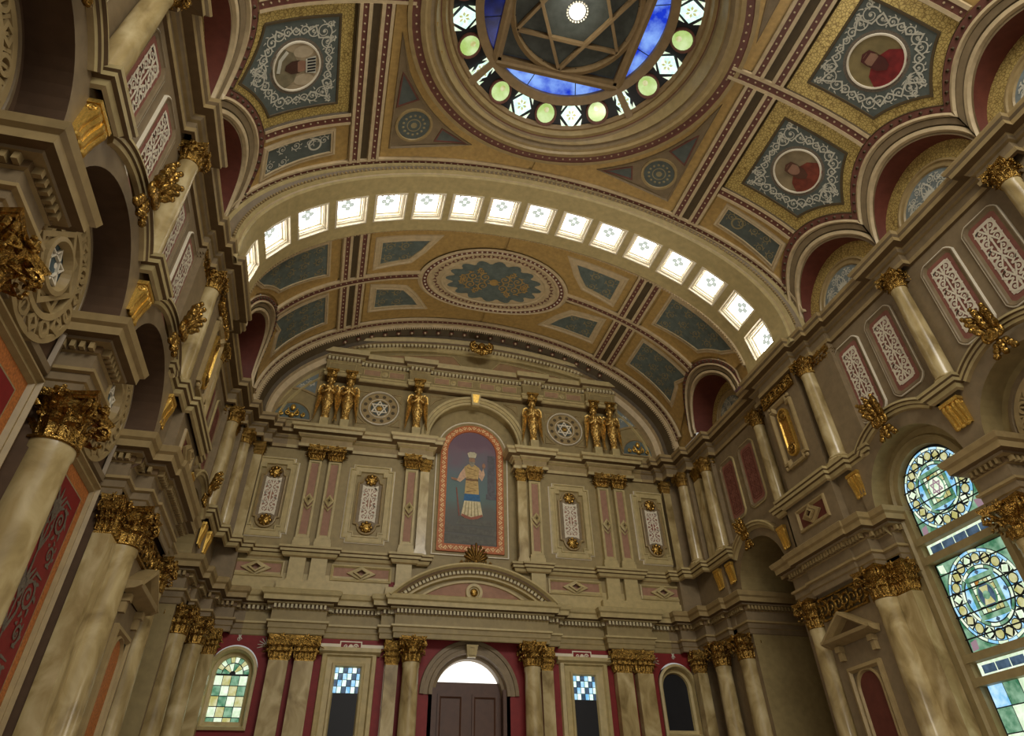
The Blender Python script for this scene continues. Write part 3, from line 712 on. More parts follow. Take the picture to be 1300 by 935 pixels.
ROBE1 = mat('painted_grey_robe', hx('7c7258'), .6, var=.25); ROBE2 = mat('painted_umber_robe', hx('7a3b2a'), .6, var=.3); ROBE3 = mat('painted_red_robe', hx('7c2322'), .6, var=.3)
portrait(-1, BAYS[1], BAYS[2], 'ceiling portrait of a bearded man in a striped hat, left of the dome', ROBE1, 'a')
portrait(1, BAYS[1], BAYS[2], 'ceiling portrait of a man in brown, right of the dome nearest the skylights', ROBE2, 'b')
portrait(1, BAYS[0], BAYS[1], 'ceiling portrait of a figure in a red robe, at the upper right of the dome', ROBE3, 'c')
portrait(-1, BAYS[0], BAYS[1], 'ceiling portrait cut by the top edge of the photo, left of the dome', ROBE2, 'b')
def blue_panel(V, outer, inner, label, cat='ceiling panel', dense_=2, scr=SCROLLD, fld=BLUE, name='ceiling_panel', ring=None, border=OCHRE, mw=.14):
    t = thing(name, label, cat)
    mb = MB(); fill(mb, V, outer, 0, 0, .5); mb.obj('gilt_border', border, t)
    mb = MB(); fill(mb, V, inner, .01, 0, .4); mb.obj('blue_field', fld, t)
    mb = MB(); L = dense(inner, .3); A = sum(L[i][0]*L[(i+1) % len(L)][1]-L[(i+1) % len(L)][0]*L[i][1] for i in range(len(L))); g = -1 if A > 0 else 1
    strip(mb, V, L, [(g*mw, 0), (g*(mw-.02), .04), (g*(mw-.08), .05), (g*(mw*.5), .02), (g*.05, .025), (g*.03, .05), (0, .05), (0, .01)], True); mb.obj('moulding', RIB, t)
    mb = MB(); cx = sum(p[0] for p in inner)/len(inner); cy = sum(p[1] for p in inner)/len(inner)
    xs = [p[0] for p in inner]; ys = [p[1] for p in inner]; w, h = max(xs)-min(xs), max(ys)-min(ys)
    def ins(x, y, mg):
        n = len(inner); c = False; dm = 1e9
        for i in range(n):
            a, b = inner[i], inner[(i+1) % n]
            if (a[1] > y) != (b[1] > y) and x < (b[0]-a[0])*(y-a[1])/(b[1]-a[1])+a[0]: c = not c
            l2 = (b[0]-a[0])**2+(b[1]-a[1])**2 or 1; tt = max(0, min(1, ((x-a[0])*(b[0]-a[0])+(y-a[1])*(b[1]-a[1]))/l2)); dm = min(dm, hypot(x-a[0]-tt*(b[0]-a[0]), y-a[1]-tt*(b[1]-a[1])))
        return c and dm > mg
    r = min(w, h)/(2.6*dense_); nx, ny = max(1, int(w/(r*2.5))), max(1, int(h/(r*2.5)))
    for i in range(nx):
        for j in range(ny):
            x, y = min(xs)+w*(i+.5)/nx, min(ys)+h*(j+.5)/ny
            if ins(x, y, r*.6): scurl(mb, V, x, y, r*.85, pi/2*(i+j), 1 if (i+j) % 2 else -1, r*.2, .016)
    if ring: strip(mb, V, circ(ring[0], ring[1], ring[2], 20), [(0, .018), (.05, .018)], True)
    mb.obj('scrollwork', scr, t); return t
for s in (-1, 1):
    q = lambda x: s*NV.S(x)
    blue_panel(NV, [(q(5.27), 10.36), (q(7.17), 10.4)]+lune_arc(NV, s, 10.2, 2.17, pi/2-.1, pi/2-.72, 8)[1:]+[(q(5.27), 11.53)], [(q(5.68), 10.6), (q(7.05), 10.68), (q(7.15), 11.36), (q(6.4), 11.24), (q(5.68), 11.18)],
               'long narrow scrolled panel on the main vault above the skylights, %s side' % NAME[s], ring=(s*NV.S(6.05), 10.88, .19), scr=SCROLL if s < 0 else SCROLLD)
# spandrels round the oculus, with a blue roundel in each
for s in (-1, 1):
    for e in (1, -1):
        V = NV; m = lambda u, v, d: V(s*u, OC+e*v, d)
        a0 = .04; arc = [(4.16*cos(f), 4.16*sin(f)) for f in [a0+(pi/2-.02-a0)*i/30 for i in range(31)]]
        outer = [(V.S(4.4), .19)]+arc+[(.04, 4.58), (V.S(4.4), 4.58)]
        t = thing('ceiling_spandrel', 'three cornered ceiling panel with blue roundel, on the %s %s side of the dome' % ('far' if e > 0 else 'near', NAME[s]), 'ceiling panel')
        mb = MB(); fill(mb, m, outer, 0, 0, .4); mb.obj('gilt_border', OCHRE, t)
        arc2 = [(4.4*cos(f), 4.4*sin(f)) for f in [.4+(1.12-.4)*i/20 for i in range(21)]]
        inner = arc2+[(V.S(4.18), 4.2)]; inner[0] = (V.S(4.2), .85)
        mb = MB(); fill(mb, m, inner, .012, 0, .4); strip(mb, m, inner, [(-.05, 0), (-.04, .04), (0, .05), (.02, .012)], True); mb.obj('olive_field', TAUPE, t)
        rc = (V.S(3.6), 3.45)
        mb = MB(); fill(mb, m, circ(*rc, .44, 28), .03, 0, .3); mb.obj('roundel', BLUE, t)
        mb = MB(); strip(mb, m, circ(*rc, .5, 28), [(-.03, .012), (-.02, .06), (.04, .06), (.06, .03)], True); mb.obj('roundel_frame', BEIGE, t)
        mb = MB(); beads(mb, m, circ(*rc, .3, 24), .13, .04, .032, .01, 0, True); fill(mb, m, circ(*rc, .09, 10), .035); strip(mb, m, circ(*rc, .2, 20), [(0, .034), (.03, .034)], True); mb.obj('roundel_pattern', SCROLLD, t)
        for tri in ([(V.S(4.05), 1.95), (V.S(4.08), 2.85), (V.S(3.62), 2.65)], [(2.85, 3.5), (2.05, 3.95), (3.02, 3.95)]):
            mb = MB(); fill(mb, m, tri, .02); o = mb.obj('corner_triangle', BLUE, t)
            mb = MB(); strip(mb, m, dense(tri, .25), [(-.05, .012), (-.04, .04), (0, .04), (0, .02)], True); mb.obj('moulding', DOTRED, o)
# bay vault: four side panels, four middle panels, the oval
for s in (-1, 1):
    q = lambda x: s*BV.S(x); nm = NAME[s]
    LA = lambda r, f0, f1: lune_arc(BV, s, 16.3, r, f0, f1, 8)
    blue_panel(BV, [(q(5.26), 14.2), (s*BV.Sz(13.6), 14.2), (s*BV.Sz(13.6), 14.95)]+LA(1.86, pi-.62, pi/2+.09)+[(q(5.26), 16.13)], [(q(5.6), 14.33), (s*BV.Sz(14.1), 14.3)]+LA(2.1, pi-.72, pi/2+.42)+[(q(5.6), 15.68)],
               'large blue panel on the %s of the far bay vault, directly beyond the skylights' % nm, dense_=3, fld=TEAL)
    blue_panel(BV, [(q(5.26), 16.47)]+LA(1.86, pi/2-.09, .62)+[(s*BV.Sz(13.6), 18.65), (q(5.26), 18.65)], [(q(5.6), 16.75), (q(6.94), 16.75)]+LA(2.15, pi/2-.5, .98)+[(s*BV.Sz(14.55), 18.2), (q(5.6), 18.1)],
               'large blue panel on the %s of the far bay vault, next to the end wall' % nm, dense_=3, fld=TEAL)
    ov = lambda k, f: (s*abs(2.6*k*cos(f)), 16.4+1.55*k*sin(f))
    for e in (-1, 1):
        fs = [(.12+(1.3-.12)*i/10)*e for i in range(11)]
        outer = [(q(4.36), 16.3+e*.19)]+[(q(4.36), 16.3+e*(2.1 if e < 0 else 2.35))]+[(s*.05, 16.3+e*(2.1 if e < 0 else 2.35))]+[(s*.05, 16.4+e*1.62)]+[ov(1.04, f) for f in reversed(fs)]
        inn = [(q(4.0), 16.3+e*.62), (q(4.0), 16.3+e*1.6), (q(2.5), 16.3+e*1.62), (q(2.75), 16.3+e*1.2), (q(3.1), 16.3+e*.78)]
        blue_panel(BV, outer, inn, 'small blue panel to the %s of the ceiling oval, on its %s side' % (NAME[s], 'near' if e < 0 else 'far'), fld=TEAL, mw=.24)
t = thing('ceiling_oval', 'large oval ceiling medallion with scalloped blue centre in the far bay vault', 'ceiling medallion')
OV = lambda k, n=60: [(2.6*k*cos(2*pi*i/n), 16.4+1.55*k*sin(2*pi*i/n)) for i in range(n)]
def oband(k0, k1, d0, d1, name, m_, dots=False):
    mb = MB(); mb.grid([[BV(*p, d0) for p in OV(k0)], [BV(*p, d1) for p in OV((k0+k1)/2)], [BV(*p, d0) for p in OV(k1)]], 0, cu=True)
    if dots: beads(mb, BV, OV((k0+k1)/2), .17, .04, d1, .03, 1, True)
    return mb.obj(name, m_, t)
oband(1.04, .97, .06, .12, 'outer_moulding', RIB); oband(.98, .92, .08, .08, 'dotted_band', [DOTRED, CREAM], True); oband(.93, .86, .06, .12, 'inner_moulding', RIB)
oband(.87, .74, .05, .05, 'patterned_band', RIB); oband(.75, .70, .05, .09, 'field_moulding', RIB)
mb = MB()
for x, y, tx, ty in along(OV(.805), .3, True):
    for g in (-1, 1): fill(mb, BV, [(x, y), (x+tx*.13*g-ty*.085, y+ty*.13*g+tx*.085), (x+tx*.1*g, y+ty*.1*g), (x+tx*.13*g+ty*.085, y+ty*.13*g-tx*.085)], .06)
mb.obj('band_motifs', DOTRED, t)
mb = MB(); fill(mb, BV, OV(.71), .04, 0, .5); mb.obj('pale_ground', RIB, t)
mb = MB(); sc = []
for i in range(16):
    a = 2*pi*i/16
    for j in range(6): f = a-.17+.34*j/5; k = .57+.1*sin(pi*j/5); sc.append((2.6*k*cos(f), 16.4+1.55*k*sin(f)))
fill(mb, BV, sc, .05, 0, .4); mb.obj('scalloped_field', TEAL, t)
mb = MB()
for g in (-1, 1):
    for h in (-1, 1):
        for x, y, r in ((.35, .22, .2), (.8, .22, .2), (.55, .5, .12), (1.1, .1, .12)): scurl(mb, BV, g*x, 16.4+h*y, r, pi/2*h, -g*h, .05, .06)
fill(mb, BV, circ(0, 16.4, .16, 12), .062); mb.obj('gilt_scrollwork', OCHRE, t)

# ------------------------------------------------------------------ the skylit arch
SA, SB, SZ0 = 7.3, 4.15, 13.1
AV = Vault(SA, SB, SZ0, 0)
mb = MB(); N_ = 64
def ering(a, b, y): return [(a*cos(pi*i/N_), y, SZ0+b*sin(pi*i/N_)) for i in range(N_+1)]
def legs(r): return [(r[0][0], r[0][1], 12.6)]+r+[(r[-1][0], r[-1][1], 12.6)]
rows = [legs(ering(SA+da, SB+da*.62, y)) for da, y in ((.62, 11.66), (.55, 11.72), (.5, 11.70), (.44, 11.78), (.25, 11.88), (.2, 11.74), (.12, 11.72), (.09, 11.84), (.04, 11.86), (0, 11.92))]
mb.grid(rows, [0, 1, 0, 2, 1, 1, 0, 1, 0, 0])
bp = [(SA+.16)*1 for _ in range(1)]
for i in range(170):
    f = pi*(i+.5)/170; x, z = (SA+.16)*cos(f), SZ0+(SB+.1)*sin(f); mb.ell((x, 11.7, z), (.038, .038, .038), 3, 1)
rows = [legs(ering(SA+da, SB+da*.8, y)) for da, y in ((0, 14.02), (.03, 14.06), (.2, 14.08))]
mb.grid(rows, 1)
# soffit with sixteen square openings
SQ = [(i-7.5)*1.163 for i in range(16)]; HS, Y0, Y1 = .44, 12.57, 13.53
edges = [-AV.sm-.5]
for c in SQ: edges += [c-HS, c+HS]
edges.append(AV.sm+.5)
for i in range(len(edges)-1):
    a, b = edges[i], edges[i+1]; k = 3
    for j in range(k):
        u0, u1 = a+(b-a)*j/k, a+(b-a)*(j+1)/k
        for y0, y1 in ((11.92, Y0), (Y1, 14.02)) if i % 2 else ((11.92, 14.02),):
            mb.face([AV(u0, y0, 0), AV(u1, y0, 0), AV(u1, y1, 0), AV(u0, y1, 0)], 0)
struct(mb, 'ceiling_arch', [PALE, BEIGE, TAUPE])
sky_m = None
for i, c in enumerate(SQ):
    side = 'left' if i < 8 else 'right'; k = i+1 if i < 8 else 16-i
    th = {1: 'lowest', 2: 'second', 3: 'third', 4: 'fourth', 5: 'fifth', 6: 'sixth', 7: 'seventh', 8: 'topmost'}[k]
    lab = 'square glowing skylight in the arch, %s on the %s half' % (th if k in (1, 8) else th+' up from the cornice', side)
    th_ = AV.th(abs(c)); sg = 1 if c >= 0 else -1
    P = Vector(AV(c, 13.05, 0)); nx, nz = SA*sin(th_)/SA**2, SB*cos(th_)/SB**2; l = hypot(nx, nz); n = Vector((-sg*nx/l, 0, -nz/l)); tu = Vector((0, 1, 0)).cross(n)
    t = thing('skylight', lab, 'skylight', P, 0, 'skylights round the arch')
    t.rotation_euler = Matrix((tu, Vector((0, 1, 0)), n)).transposed().to_euler()
    if sky_m is None:
        L_ = lambda u, v, d: (u, v, d)
        f_ = MB(); hv = .48
        lp = [(HS+.04, hv+.04, 0), (HS+.04, hv+.04, .03), (HS, hv, .03), (HS, hv, -.05), (.39, .43, -.06), (.39, .43, -.1), (.37, .41, -.1), (.36, .4, -.17), (.33, .37, -.18), (.32, .36, -.28), (.29, .33, -.29)]
        f_.grid([[(u*a, v*b, d) for u, v in ((1, 1), (-1, 1), (-1, -1), (1, -1))] for a, b, d in lp], 0, cu=True)
        g_ = MB(); fill(g_, L_, rect(-.34, .34, -.38, .38), -.29)
        q_ = MB()
        for a in range(4):
            x, y = .115*cos(a*pi/2), .125*sin(a*pi/2); fill(q_, L_, circ(x, y, .09, 12), -.275)
            fill(q_, L_, rect(*sorted((.24*cos(a*pi/2+pi/4)*1.2, .17*cos(a*pi/2+pi/4)*1.2)), *sorted((.27*sin(a*pi/2+pi/4)*1.2, .2*sin(a*pi/2+pi/4)*1.2))), -.275)
        sky_m = (f_.mesh('frame', CREAM), g_.mesh('pane', G_SKY), q_.mesh('quatrefoil', G_SKYP))
    link('frame', sky_m[0], t); p_ = link('pane', sky_m[1], t); link('quatrefoil', sky_m[2], p_)

# ------------------------------------------------------------------ the dome light
ZR = NV(NV.S(2), 7, 0)[2]
mb = MB()
def oring(prof, name, mats, n=72, dots=None, parent=None):
    mb = MB(); rows = []
    for r, z, *_ in prof:
        rows.append([(r*cos(2*pi*i/n)-.06, OC+r*sin(2*pi*i/n), z if z > 5 else NV(NV.S(r*cos(2*pi*i/n)), 7, 0)[2]+z) for i in range(n)])
    mb.grid(rows, [q[2] if len(q) > 2 else 0 for q in prof], cu=True)
    if dots:
        for i in range(dots[1]):
            f = 2*pi*i/dots[1]; r = dots[0]; x = r*cos(f); mb.ell((x-.06, OC+r*sin(f), NV(NV.S(x), 7, 0)[2]+dots[2]), (.033, .033, .03), 3, 3)
    return mb, name, mats
mb, nm, ms = oring([(4.17, 0, 1), (4.16, -.1, 1), (4.06, -.1, 0), (4.05, -.07, 0), (3.88, -.07, 1), (3.87, -.11, 1), (3.76, -.13, 1), (3.72, -.06, 1), (3.64, -.06, 2), (3.55, .02, 1), (3.5, -.02, 1), (3.44, 17.62, 2), (3.42, 17.72, 0), (3.4, 17.74, 1), (3.3, 17.72, 1), (3.26, 17.85, 1), (3.24, 17.95, 1)], 'trim_10', RM, dots=(3.965, 124, -.06))
struct(mb, nm, [DOTRED, BEIGE, TAUPE, BEAD])
t = thing('dome_light', 'round stained glass dome light with a six pointed star, at the top of the ceiling', 'dome light', (-.06, OC, 0))
def CONE(r, f): return (r*cos(f), r*sin(f), 17.92+(3.25-r)*.42)
ROT = 0.0   # how the square frame is turned
# leaded ring between r 2.45 and 3.25
mb = MB(); n = 72
mb.grid([[CONE(3.3, 2*pi*i/n) for i in range(n)], [(3.2*cos(2*pi*i/n), 3.2*sin(2*pi*i/n), 17.88) for i in range(n)], [CONE(3.12, 2*pi*i/n) for i in range(n)]], 0, cu=True)
def bump(r0_, r1_, h): return [[(r*cos(2*pi*i/n), r*sin(2*pi*i/n), CONE(r, 0)[2]-dh) for i in range(n)] for r, dh in ((r0_, -.02), (r0_, h), (r1_, h), (r1_, -.02))]
mb.grid(bump(2.58, 2.36, .1), 0, cu=True); BEAM = mat('beam_brown', hx('8a7350'), .5); mb.obj('ring_frame', BEAM, t)
mb = MB(); mb.grid([[CONE(3.2, 2*pi*i/n)[:2]+(CONE(3.2, 0)[2]+.05,) for i in range(n)], [CONE(2.4, 2*pi*i/n)[:2]+(CONE(2.4, 0)[2]+.05,) for i in range(n)]], 0, cu=True); mb.obj('leaded_ground', BLACK, t)
def cm(rc, fc): # local map on the cone round (rc, fc)
    return lambda u, v, d: (lambda r, f: (r*cos(f), r*sin(f), 17.92+(3.25-r)*.42-d))(rc+v, fc+u/rc)
for qd in range(4):
    base = ROT+qd*pi/2
    for j in range(3):
        f = base+(j-1)*radians(29.5); m = cm(2.86, f)
        mb = MB(); fill(mb, m, circ(0, 0, .25, 20), .01); g = mb.obj('round_pane', G_GREEN, t)
        mb = MB(); strip(mb, m, circ(0, 0, .3, 20), [(-.02, -.03), (-.01, .05), (.03, .05), (.05, .0)], True); mb.obj('pane_rim', DOTRED, g)
        mb = MB(); fill(mb, m, circ(.0, -.09, .075, 10), .016); mb.obj('knob', G_YEL, g)
    for j in (-1.5, -.5, .5, 1.5):
        f = base+j*radians(29.5); m = cm(2.86, f); w = .29 if abs(j) < 1 else .17
        mb = MB(); fill(mb, m, [(0, .36), (w, 0), (0, -.36), (-w, 0)], .01); dp = mb.obj('diamond_pane', G_WHITE, t)
        mb = MB()
        for a in range(6): c = a*pi/3; fill(mb, m, [(.03*cos(c), .03*sin(c)), (.1*cos(c-.35), .1*sin(c-.35)), (.15*cos(c), .15*sin(c)), (.1*cos(c+.35), .1*sin(c+.35))], .014)
        mb.obj('flower', G_YEL, dp)
        for g, h in ((1, 1), (-1, 1), (1, -1), (-1, -1)):
            mb = MB(); fill(mb, m, [(g*.09, h*.33), (g*.24, h*.33), (g*.3, h*.1)] if abs(j) < 1 else [(g*.07, h*.32), (g*.19, h*.32), (g*.2, h*.12)], .01); mb.obj('corner_glass', G_PALE, dp)
    # beam across each corner of the square frame
    f = base+pi/4; mb = MB(); m = cm(2.86, f); strip(mb, m, [(0, -.5), (0, .42)], [(-.09, -.05), (-.09, .09), (.09, .09), (.09, -.05)]); mb.obj('corner_beam', BEAM, t)
ZI = 18.26
def sq(f, r): return (r*cos(f), r*sin(f))
FL = lambda u, v, d: (u, v, ZI-d)
mb = MB(); fill(mb, FL, circ(0, 0, 2.42, 60), -.12, 0, .8); mb.obj('dark_ceiling', mat('dark_pane_ground', hx('484c46'), .4, var=.2), t)
cr = [sq(ROT+pi/4+k*pi/2, 2.42) for k in range(4)]
mb = MB()
for k in range(4): strip(mb, FL, [cr[k], cr[(k+1) % 4]], [(-.13, -.1), (-.13, .1), (-.03, .12), (.03, .08), (.12, .08), (.12, -.1)])
mb.obj('square_frame', BEAM, t)
for k in range(4):
    f = ROT+(k+1)*pi/2; mb = MB()
    arc = [sq(f-pi/4+pi/2*i/16, 2.36) for i in range(17)]; fill(mb, FL, arc, -.04)
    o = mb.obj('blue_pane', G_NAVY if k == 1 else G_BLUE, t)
    mb = MB()
    for a in (-.3, .3): p, q = sq(f+a, 2.4), sq(f+a*1.0, 1.55); strip(mb, FL, [p, q], [(-.012, -.03), (.012, -.03)])
    mb.obj('glazing_bar', BLACK, o)
mb = MB(); strip(mb, FL, circ(0, 0, 1.62, 60), [(-.1, -.1), (-.09, .06), (.02, .1), (.06, -.1)], True); mb.obj('inner_ring', BEAM, t)
mb = MB(); ST = 0.0
for h in range(2):
    pts = [sq(ST+pi/6+h*pi/3+k*2*pi/3, 1.6) for k in range(3)]
    for k in range(3): strip(mb, FL, [pts[k], pts[(k+1) % 3]], [(-.04, -.1), (-.04, .05+h*.02), (.04, .05+h*.02), (.04, -.1)])
mb.obj('star', BEAM, t)
t = thing('dome_lamp', 'small glowing round lamp with a beaded rim at the middle of the dome star', 'lamp', (-.06, OC, ZI-.02))
mb = MB(); mb.lathe([(.0, -.14), (.12, -.12), (.2, -.05), (.22, .02)], 20); mb.obj('bowl', G_LAMP, t, True)
mb = MB()
for k in range(22): a = 2*pi*k/22; mb.ell((.26*cos(a), .26*sin(a), -.01), (.028, .028, .03), 3)
mb.obj('beads', CREAM, t)
lamp('dome_lamp_light', (-.06, OC, ZI-.45), 25, (1.0, .95, .84), .25)
# ------------------------------------------------------------------ end wall, upper order
def sidew(x): return 'left' if x < 0 else 'right'
def arc_loop(u, w, z0, zs): return [(u+w, z0)]+circ(u, zs, w, 24, 0, pi)+[(u-w, z0)]
# fielded pilasters
fp = {}
def fielded(x, label):
    t = thing('fielded_pilaster', label, 'pilaster', (x, 19.84, 8.88), 0, 'salmon fielded pilasters of the end wall')
    if not fp:
        L = lambda u, v, d: (u, -d, v); h = 2.78
        mb = MB(); mb.box(-.2, .2, 0, .2, 0, h); mb.box(-.25, .25, -.05, .2, 0, .14); mb.box(-.23, .23, -.03, .2, .14, .24)
        strip(mb, L, rect(-.2, .2, .24, h), [(0, 0), (.0, .035), (.07, .035), (.085, .0)], True); fp['s'] = mb.mesh('shaft', PALE)
        mb = MB(); fill(mb, L, rect(-.11, .11, .36, h-.1), .006); fp['f'] = mb.mesh('field', PINK)
        mb = MB()
        for k in range(2): mb.grid([[(.15*a*q, -(.03+dd), 1.42+.02*k+.2*b*q-(.1 if k else 0)*0) for a, b in ((1, 0), (0, 1), (-1, 0), (0, -1))] for q, dd in ((1, 0), (1, .04), (.62, .06), (.6, .02), (.25, .07))], 0, cu=True)
        mb.grid([[(.15*a, -.04, 1.22+.12*b) for a, b in ((-1, .4), (0, -1), (1, .4))], [(.15*a, -.07, 1.28+.12*b) for a, b in ((-1, .4), (0, -1), (1, .4))]])
        fp['d'] = mb.mesh('diamond_boss', PALE)
    link('shaft', fp['s'], t); link('field', fp['f'], t)['label'] = 'salmon painted field'; link('diamond_boss', fp['d'], t)
    c = link('capital', CAPS, t, (0, .08, 2.78), 0, (.49, .42, .5)); c['label'] = 'gilded leafy capital'
for s in (-1, 1):
    for x, w in ((5.19, 'outer'), (4.58, 'inner')): fielded(s*x, '%s one of the paired salmon pilasters, %s half of the end wall' % (w, sidew(s)))
    fielded(s*2.1, 'single salmon pilaster just %s of the arched painting' % sidew(s))
    pilaster(s*1.66, 19.92, 8.88, 12.14, .15, .07, .5, 'narrow marble pilaster edging the painting niche on its %s side' % sidew(s), 'marble pilasters by the painting')
# panels with filigree
def end_panel(x, hw, label):
    t = thing('filigree_panel', label, 'wall panel', (x, 20, 10.42), 0, 'ornamented panels of the end wall')
    L = lambda u, v, d: (u, -d, v); H = 1.28
    def notched(w, h, n): return [(w-n, -h), (w-n, -h+n), (w, -h+n), (w, h-n), (w-n, h-n), (w-n, h), (-w+n, h), (-w+n, h-n), (-w, h-n), (-w, -h+n), (-w+n, -h+n), (-w+n, -h)]
    mb = MB(); o = notched(hw, H, .13); strip(mb, L, o, [(0, 0), (0, .07), (.05, .08), (.06, .05), (.17, .045), (.18, .07), (.22, .07), (.24, .0)], True); mb.obj('outer_frame', PALE, t)
    mb = MB(); strip(mb, L, o, [(-.03, .0), (-.02, .04), (0, .04)], True); mb.obj('light_edge', CREAM, t)
    w, h = hw*.53, .98; yb = .66
    top = lambda sg: [(w, sg*yb)]+[(w*.8, sg*(yb+.02))]+[(.26*cos(a), sg*(yb+.06+.26*sin(a))) for a in [pi*i/12 for i in range(13)]]+[(-w*.8, sg*(yb+.02)), (-w, sg*yb)]
    loop = top(1)+list(reversed(top(-1)))
    mb = MB(); slab(mb, L, loop, 0, .03); mb.obj('inner_field', TAUPE, t)
    mb = MB(); strip(mb, L, loop, [(-.05, .0), (-.04, .07), (.0, .08), (.03, .03)], True); mb.obj('inner_frame', BEIGE, t)
    g = .62; gw = w*.66
    lp = [(gw, -g), (gw, g), (gw*.7, g-.03), (gw*.35, g-.09), (0, g-.11), (-gw*.35, g-.09), (-gw*.7, g-.03), (-gw, g), (-gw, -g), (-gw*.7, -g+.03), (0, -g+.11), (gw*.7, -g+.03)]
    mb = MB(); fill(mb, L, lp, .036); mb.obj('red_ground', PINK if x < 5 else ROSE, t)
    mb = MB(); filigree(mb, L, gw*1.9, 2*g-.1, .042, wd=gw*.15); strip(mb, L, lp, [(0, .043), (.03, .043)], True); mb.obj('filigree', CREAM, t)
    for sg in (1, -1):
        mb = MB(); c = (0, -.04, sg*(yb+.13)); mb.ell(c, (.16, .07, .16), 7); 
        for k in range(8): mb.ell((c[0]+.15*cos(k*pi/4), -.05, c[2]+.15*sin(k*pi/4)), (.06, .05, .06), 4)
        mb.obj('rosette', GOLD, t, True)['label'] = 'gilded rosette'
for s in (-1, 1):
    end_panel(s*6.35, .66, 'outer filigree panel near the %s corner of the end wall' % sidew(s)); end_panel(s*3.36, .71, 'inner filigree panel on the %s half of the end wall' % sidew(s))
# small diamond panels under them
for s in (-1, 1):
    for x, w, nm in ((6.3, .72, 'outer'), (3.33, .84, 'inner')):
        t = thing('diamond_panel', '%s low panel with a raised diamond, %s of the painting under a filigree panel' % (nm, sidew(s)), 'wall panel', (s*x, 20, 8.22), 0, 'diamond panels of the end wall')
        L = lambda u, v, d: (u, -d, v)
        mb = MB(); strip(mb, L, rect(-w, w, -.19, .19), [(-.05, 0), (-.04, .05), (0, .06), (.04, .01)], True); mb.obj('frame', PALE, t)
        mb = MB(); fill(mb, L, rect(-w, w, -.19, .19), .005); mb.obj('field', PINK, t)
        mb = MB()
        for k, f in ((1, 0), (.55, .07)): mb.grid([[(.42*k*a*q, -(.01+f+dd), .2*k*b*q*(1 if k == 1 else 1.35)) for a, b in ((1, 0), (0, 1), (-1, 0), (0, -1))] for q, dd in ((1, 0), (1, .06), (.62, .07), (.58, .02))], 0, cu=True)
        mb.obj('diamond', PALE, t)
    for x in (5.19, 4.58, 2.1):
        t = thing('pilaster_plinth', 'plain plinth under the %s salmon fielded pilaster on the %s' % ({5.19: 'outer paired', 4.58: 'inner paired', 2.1: 'single'}[x], sidew(s)), 'plinth', (s*x, 20, 7.8), 0, 'plinths of the end wall')
        mb = MB(); mb.box(-.26, .26, -.2, 0, 0, .1); mb.box(-.23, .23, -.17, 0, .1, .76); mb.obj('block', PALE, t)
# the painting in its niche
m_n = lambda u, v, d: END(u, v, d-.32)
t = thing('arched_painting', 'tall arched painting of a robed priest in a patterned orange border', 'painting')
cw, cz0, czs = .86, 9.42, 12.72
mb = MB(); fill(mb, m_n, arc_loop(0, cw+.06, cz0-.05, czs), .03, 0, .4)
cv = D.materials.new('painted_sky'); cv.use_nodes = True; nt = cv.node_tree; N = nt.nodes; Lk = nt.links
tc = N.new('ShaderNodeTexCoord'); nz = N.new('ShaderNodeTexNoise'); nz.inputs['Scale'].default_value = 1.4; nz.inputs['Detail'].default_value = 6; Lk.new(tc.outputs['Object'], nz.inputs['Vector'])
sx = N.new('ShaderNodeSeparateXYZ'); Lk.new(tc.outputs['Object'], sx.inputs[0]); mr = N.new('ShaderNodeMapRange'); mr.inputs[1].default_value = 9.4; mr.inputs[2].default_value = 13.6; Lk.new(sx.outputs['Z'], mr.inputs[0])
ma = N.new('ShaderNodeMath'); ma.operation = 'MULTIPLY_ADD'; Lk.new(nz.outputs['Fac'], ma.inputs[0]); ma.inputs[1].default_value = .35; Lk.new(mr.outputs[0], ma.inputs[2])
rp = N.new('ShaderNodeValToRGB'); e = rp.color_ramp.elements; e[0].position = .2; e[0].color = (*hx('524e46'), 1); e[1].position = 1.1; e[1].color = (*hx('6c5260'), 1)
for p_, c_ in ((.42, '58594f'), (.6, '56706c'), (.8, '5f6a70'), (.95, '735a66')): k = e.new(p_); k.color = (*hx(c_), 1)
Lk.new(ma.outputs[0], rp.inputs['Fac']); Lk.new(rp.outputs['Color'], N['Principled BSDF'].inputs['Base Color']); N['Principled BSDF'].inputs['Roughness'].default_value = .5
MATS['painted_sky'] = cv
mb.obj('canvas', cv, t)
mb = MB(); strip(mb, m_n, arc_loop(0, 1.11, 9.2, czs), [(0, .03), (0, .08), (.24, .08), (.25, .03)], True); mb.obj('patterned_border', ORANGEB, t)
mb = MB()
lp = dense(arc_loop(0, .99, 9.32, czs), .2)
for i, (x, y, tx, ty) in enumerate(along(lp, .17, True)):
    s_ = 1 if i % 2 else -1; ribbon(mb, m_n, [(x-tx*.08-ty*.05*s_, y-ty*.08+tx*.05*s_), (x+ty*.04*s_, y-tx*.04*s_), (x+tx*.08-ty*.05*s_, y+ty*.08+tx*.05*s_)], .045, .02, .086); fill(mb, m_n, circ(x-ty*.05*s_, y+tx*.05*s_, .03, 6), .086)
mb.obj('border_pattern', mat('border_cream', hx('ecc890'), .5), t)
mb = MB(); strip(mb, m_n, arc_loop(0, 1.27, 9.08, czs), [(0, 0), (.0, .05), (.03, .05), (.04, .02)], True); mb.obj('pale_edge', CREAM, t)
mb = MB(); strip(mb, m_n, arc_loop(0, 1.27, 9.08, czs), [(.04, .02), (.13, .02), (.14, .06), (.165, .07)], True); mb.obj('olive_frame', OLIVE, t)
pd = lambda n, c: mat(n, hx(c), .55, var=.2, scale=12)
def paint(name, m_, loops, d):
    mb = MB()
    for l in loops: fill(mb, m_n, l, d, 0, .3)
    return mb.obj(name, m_, t)
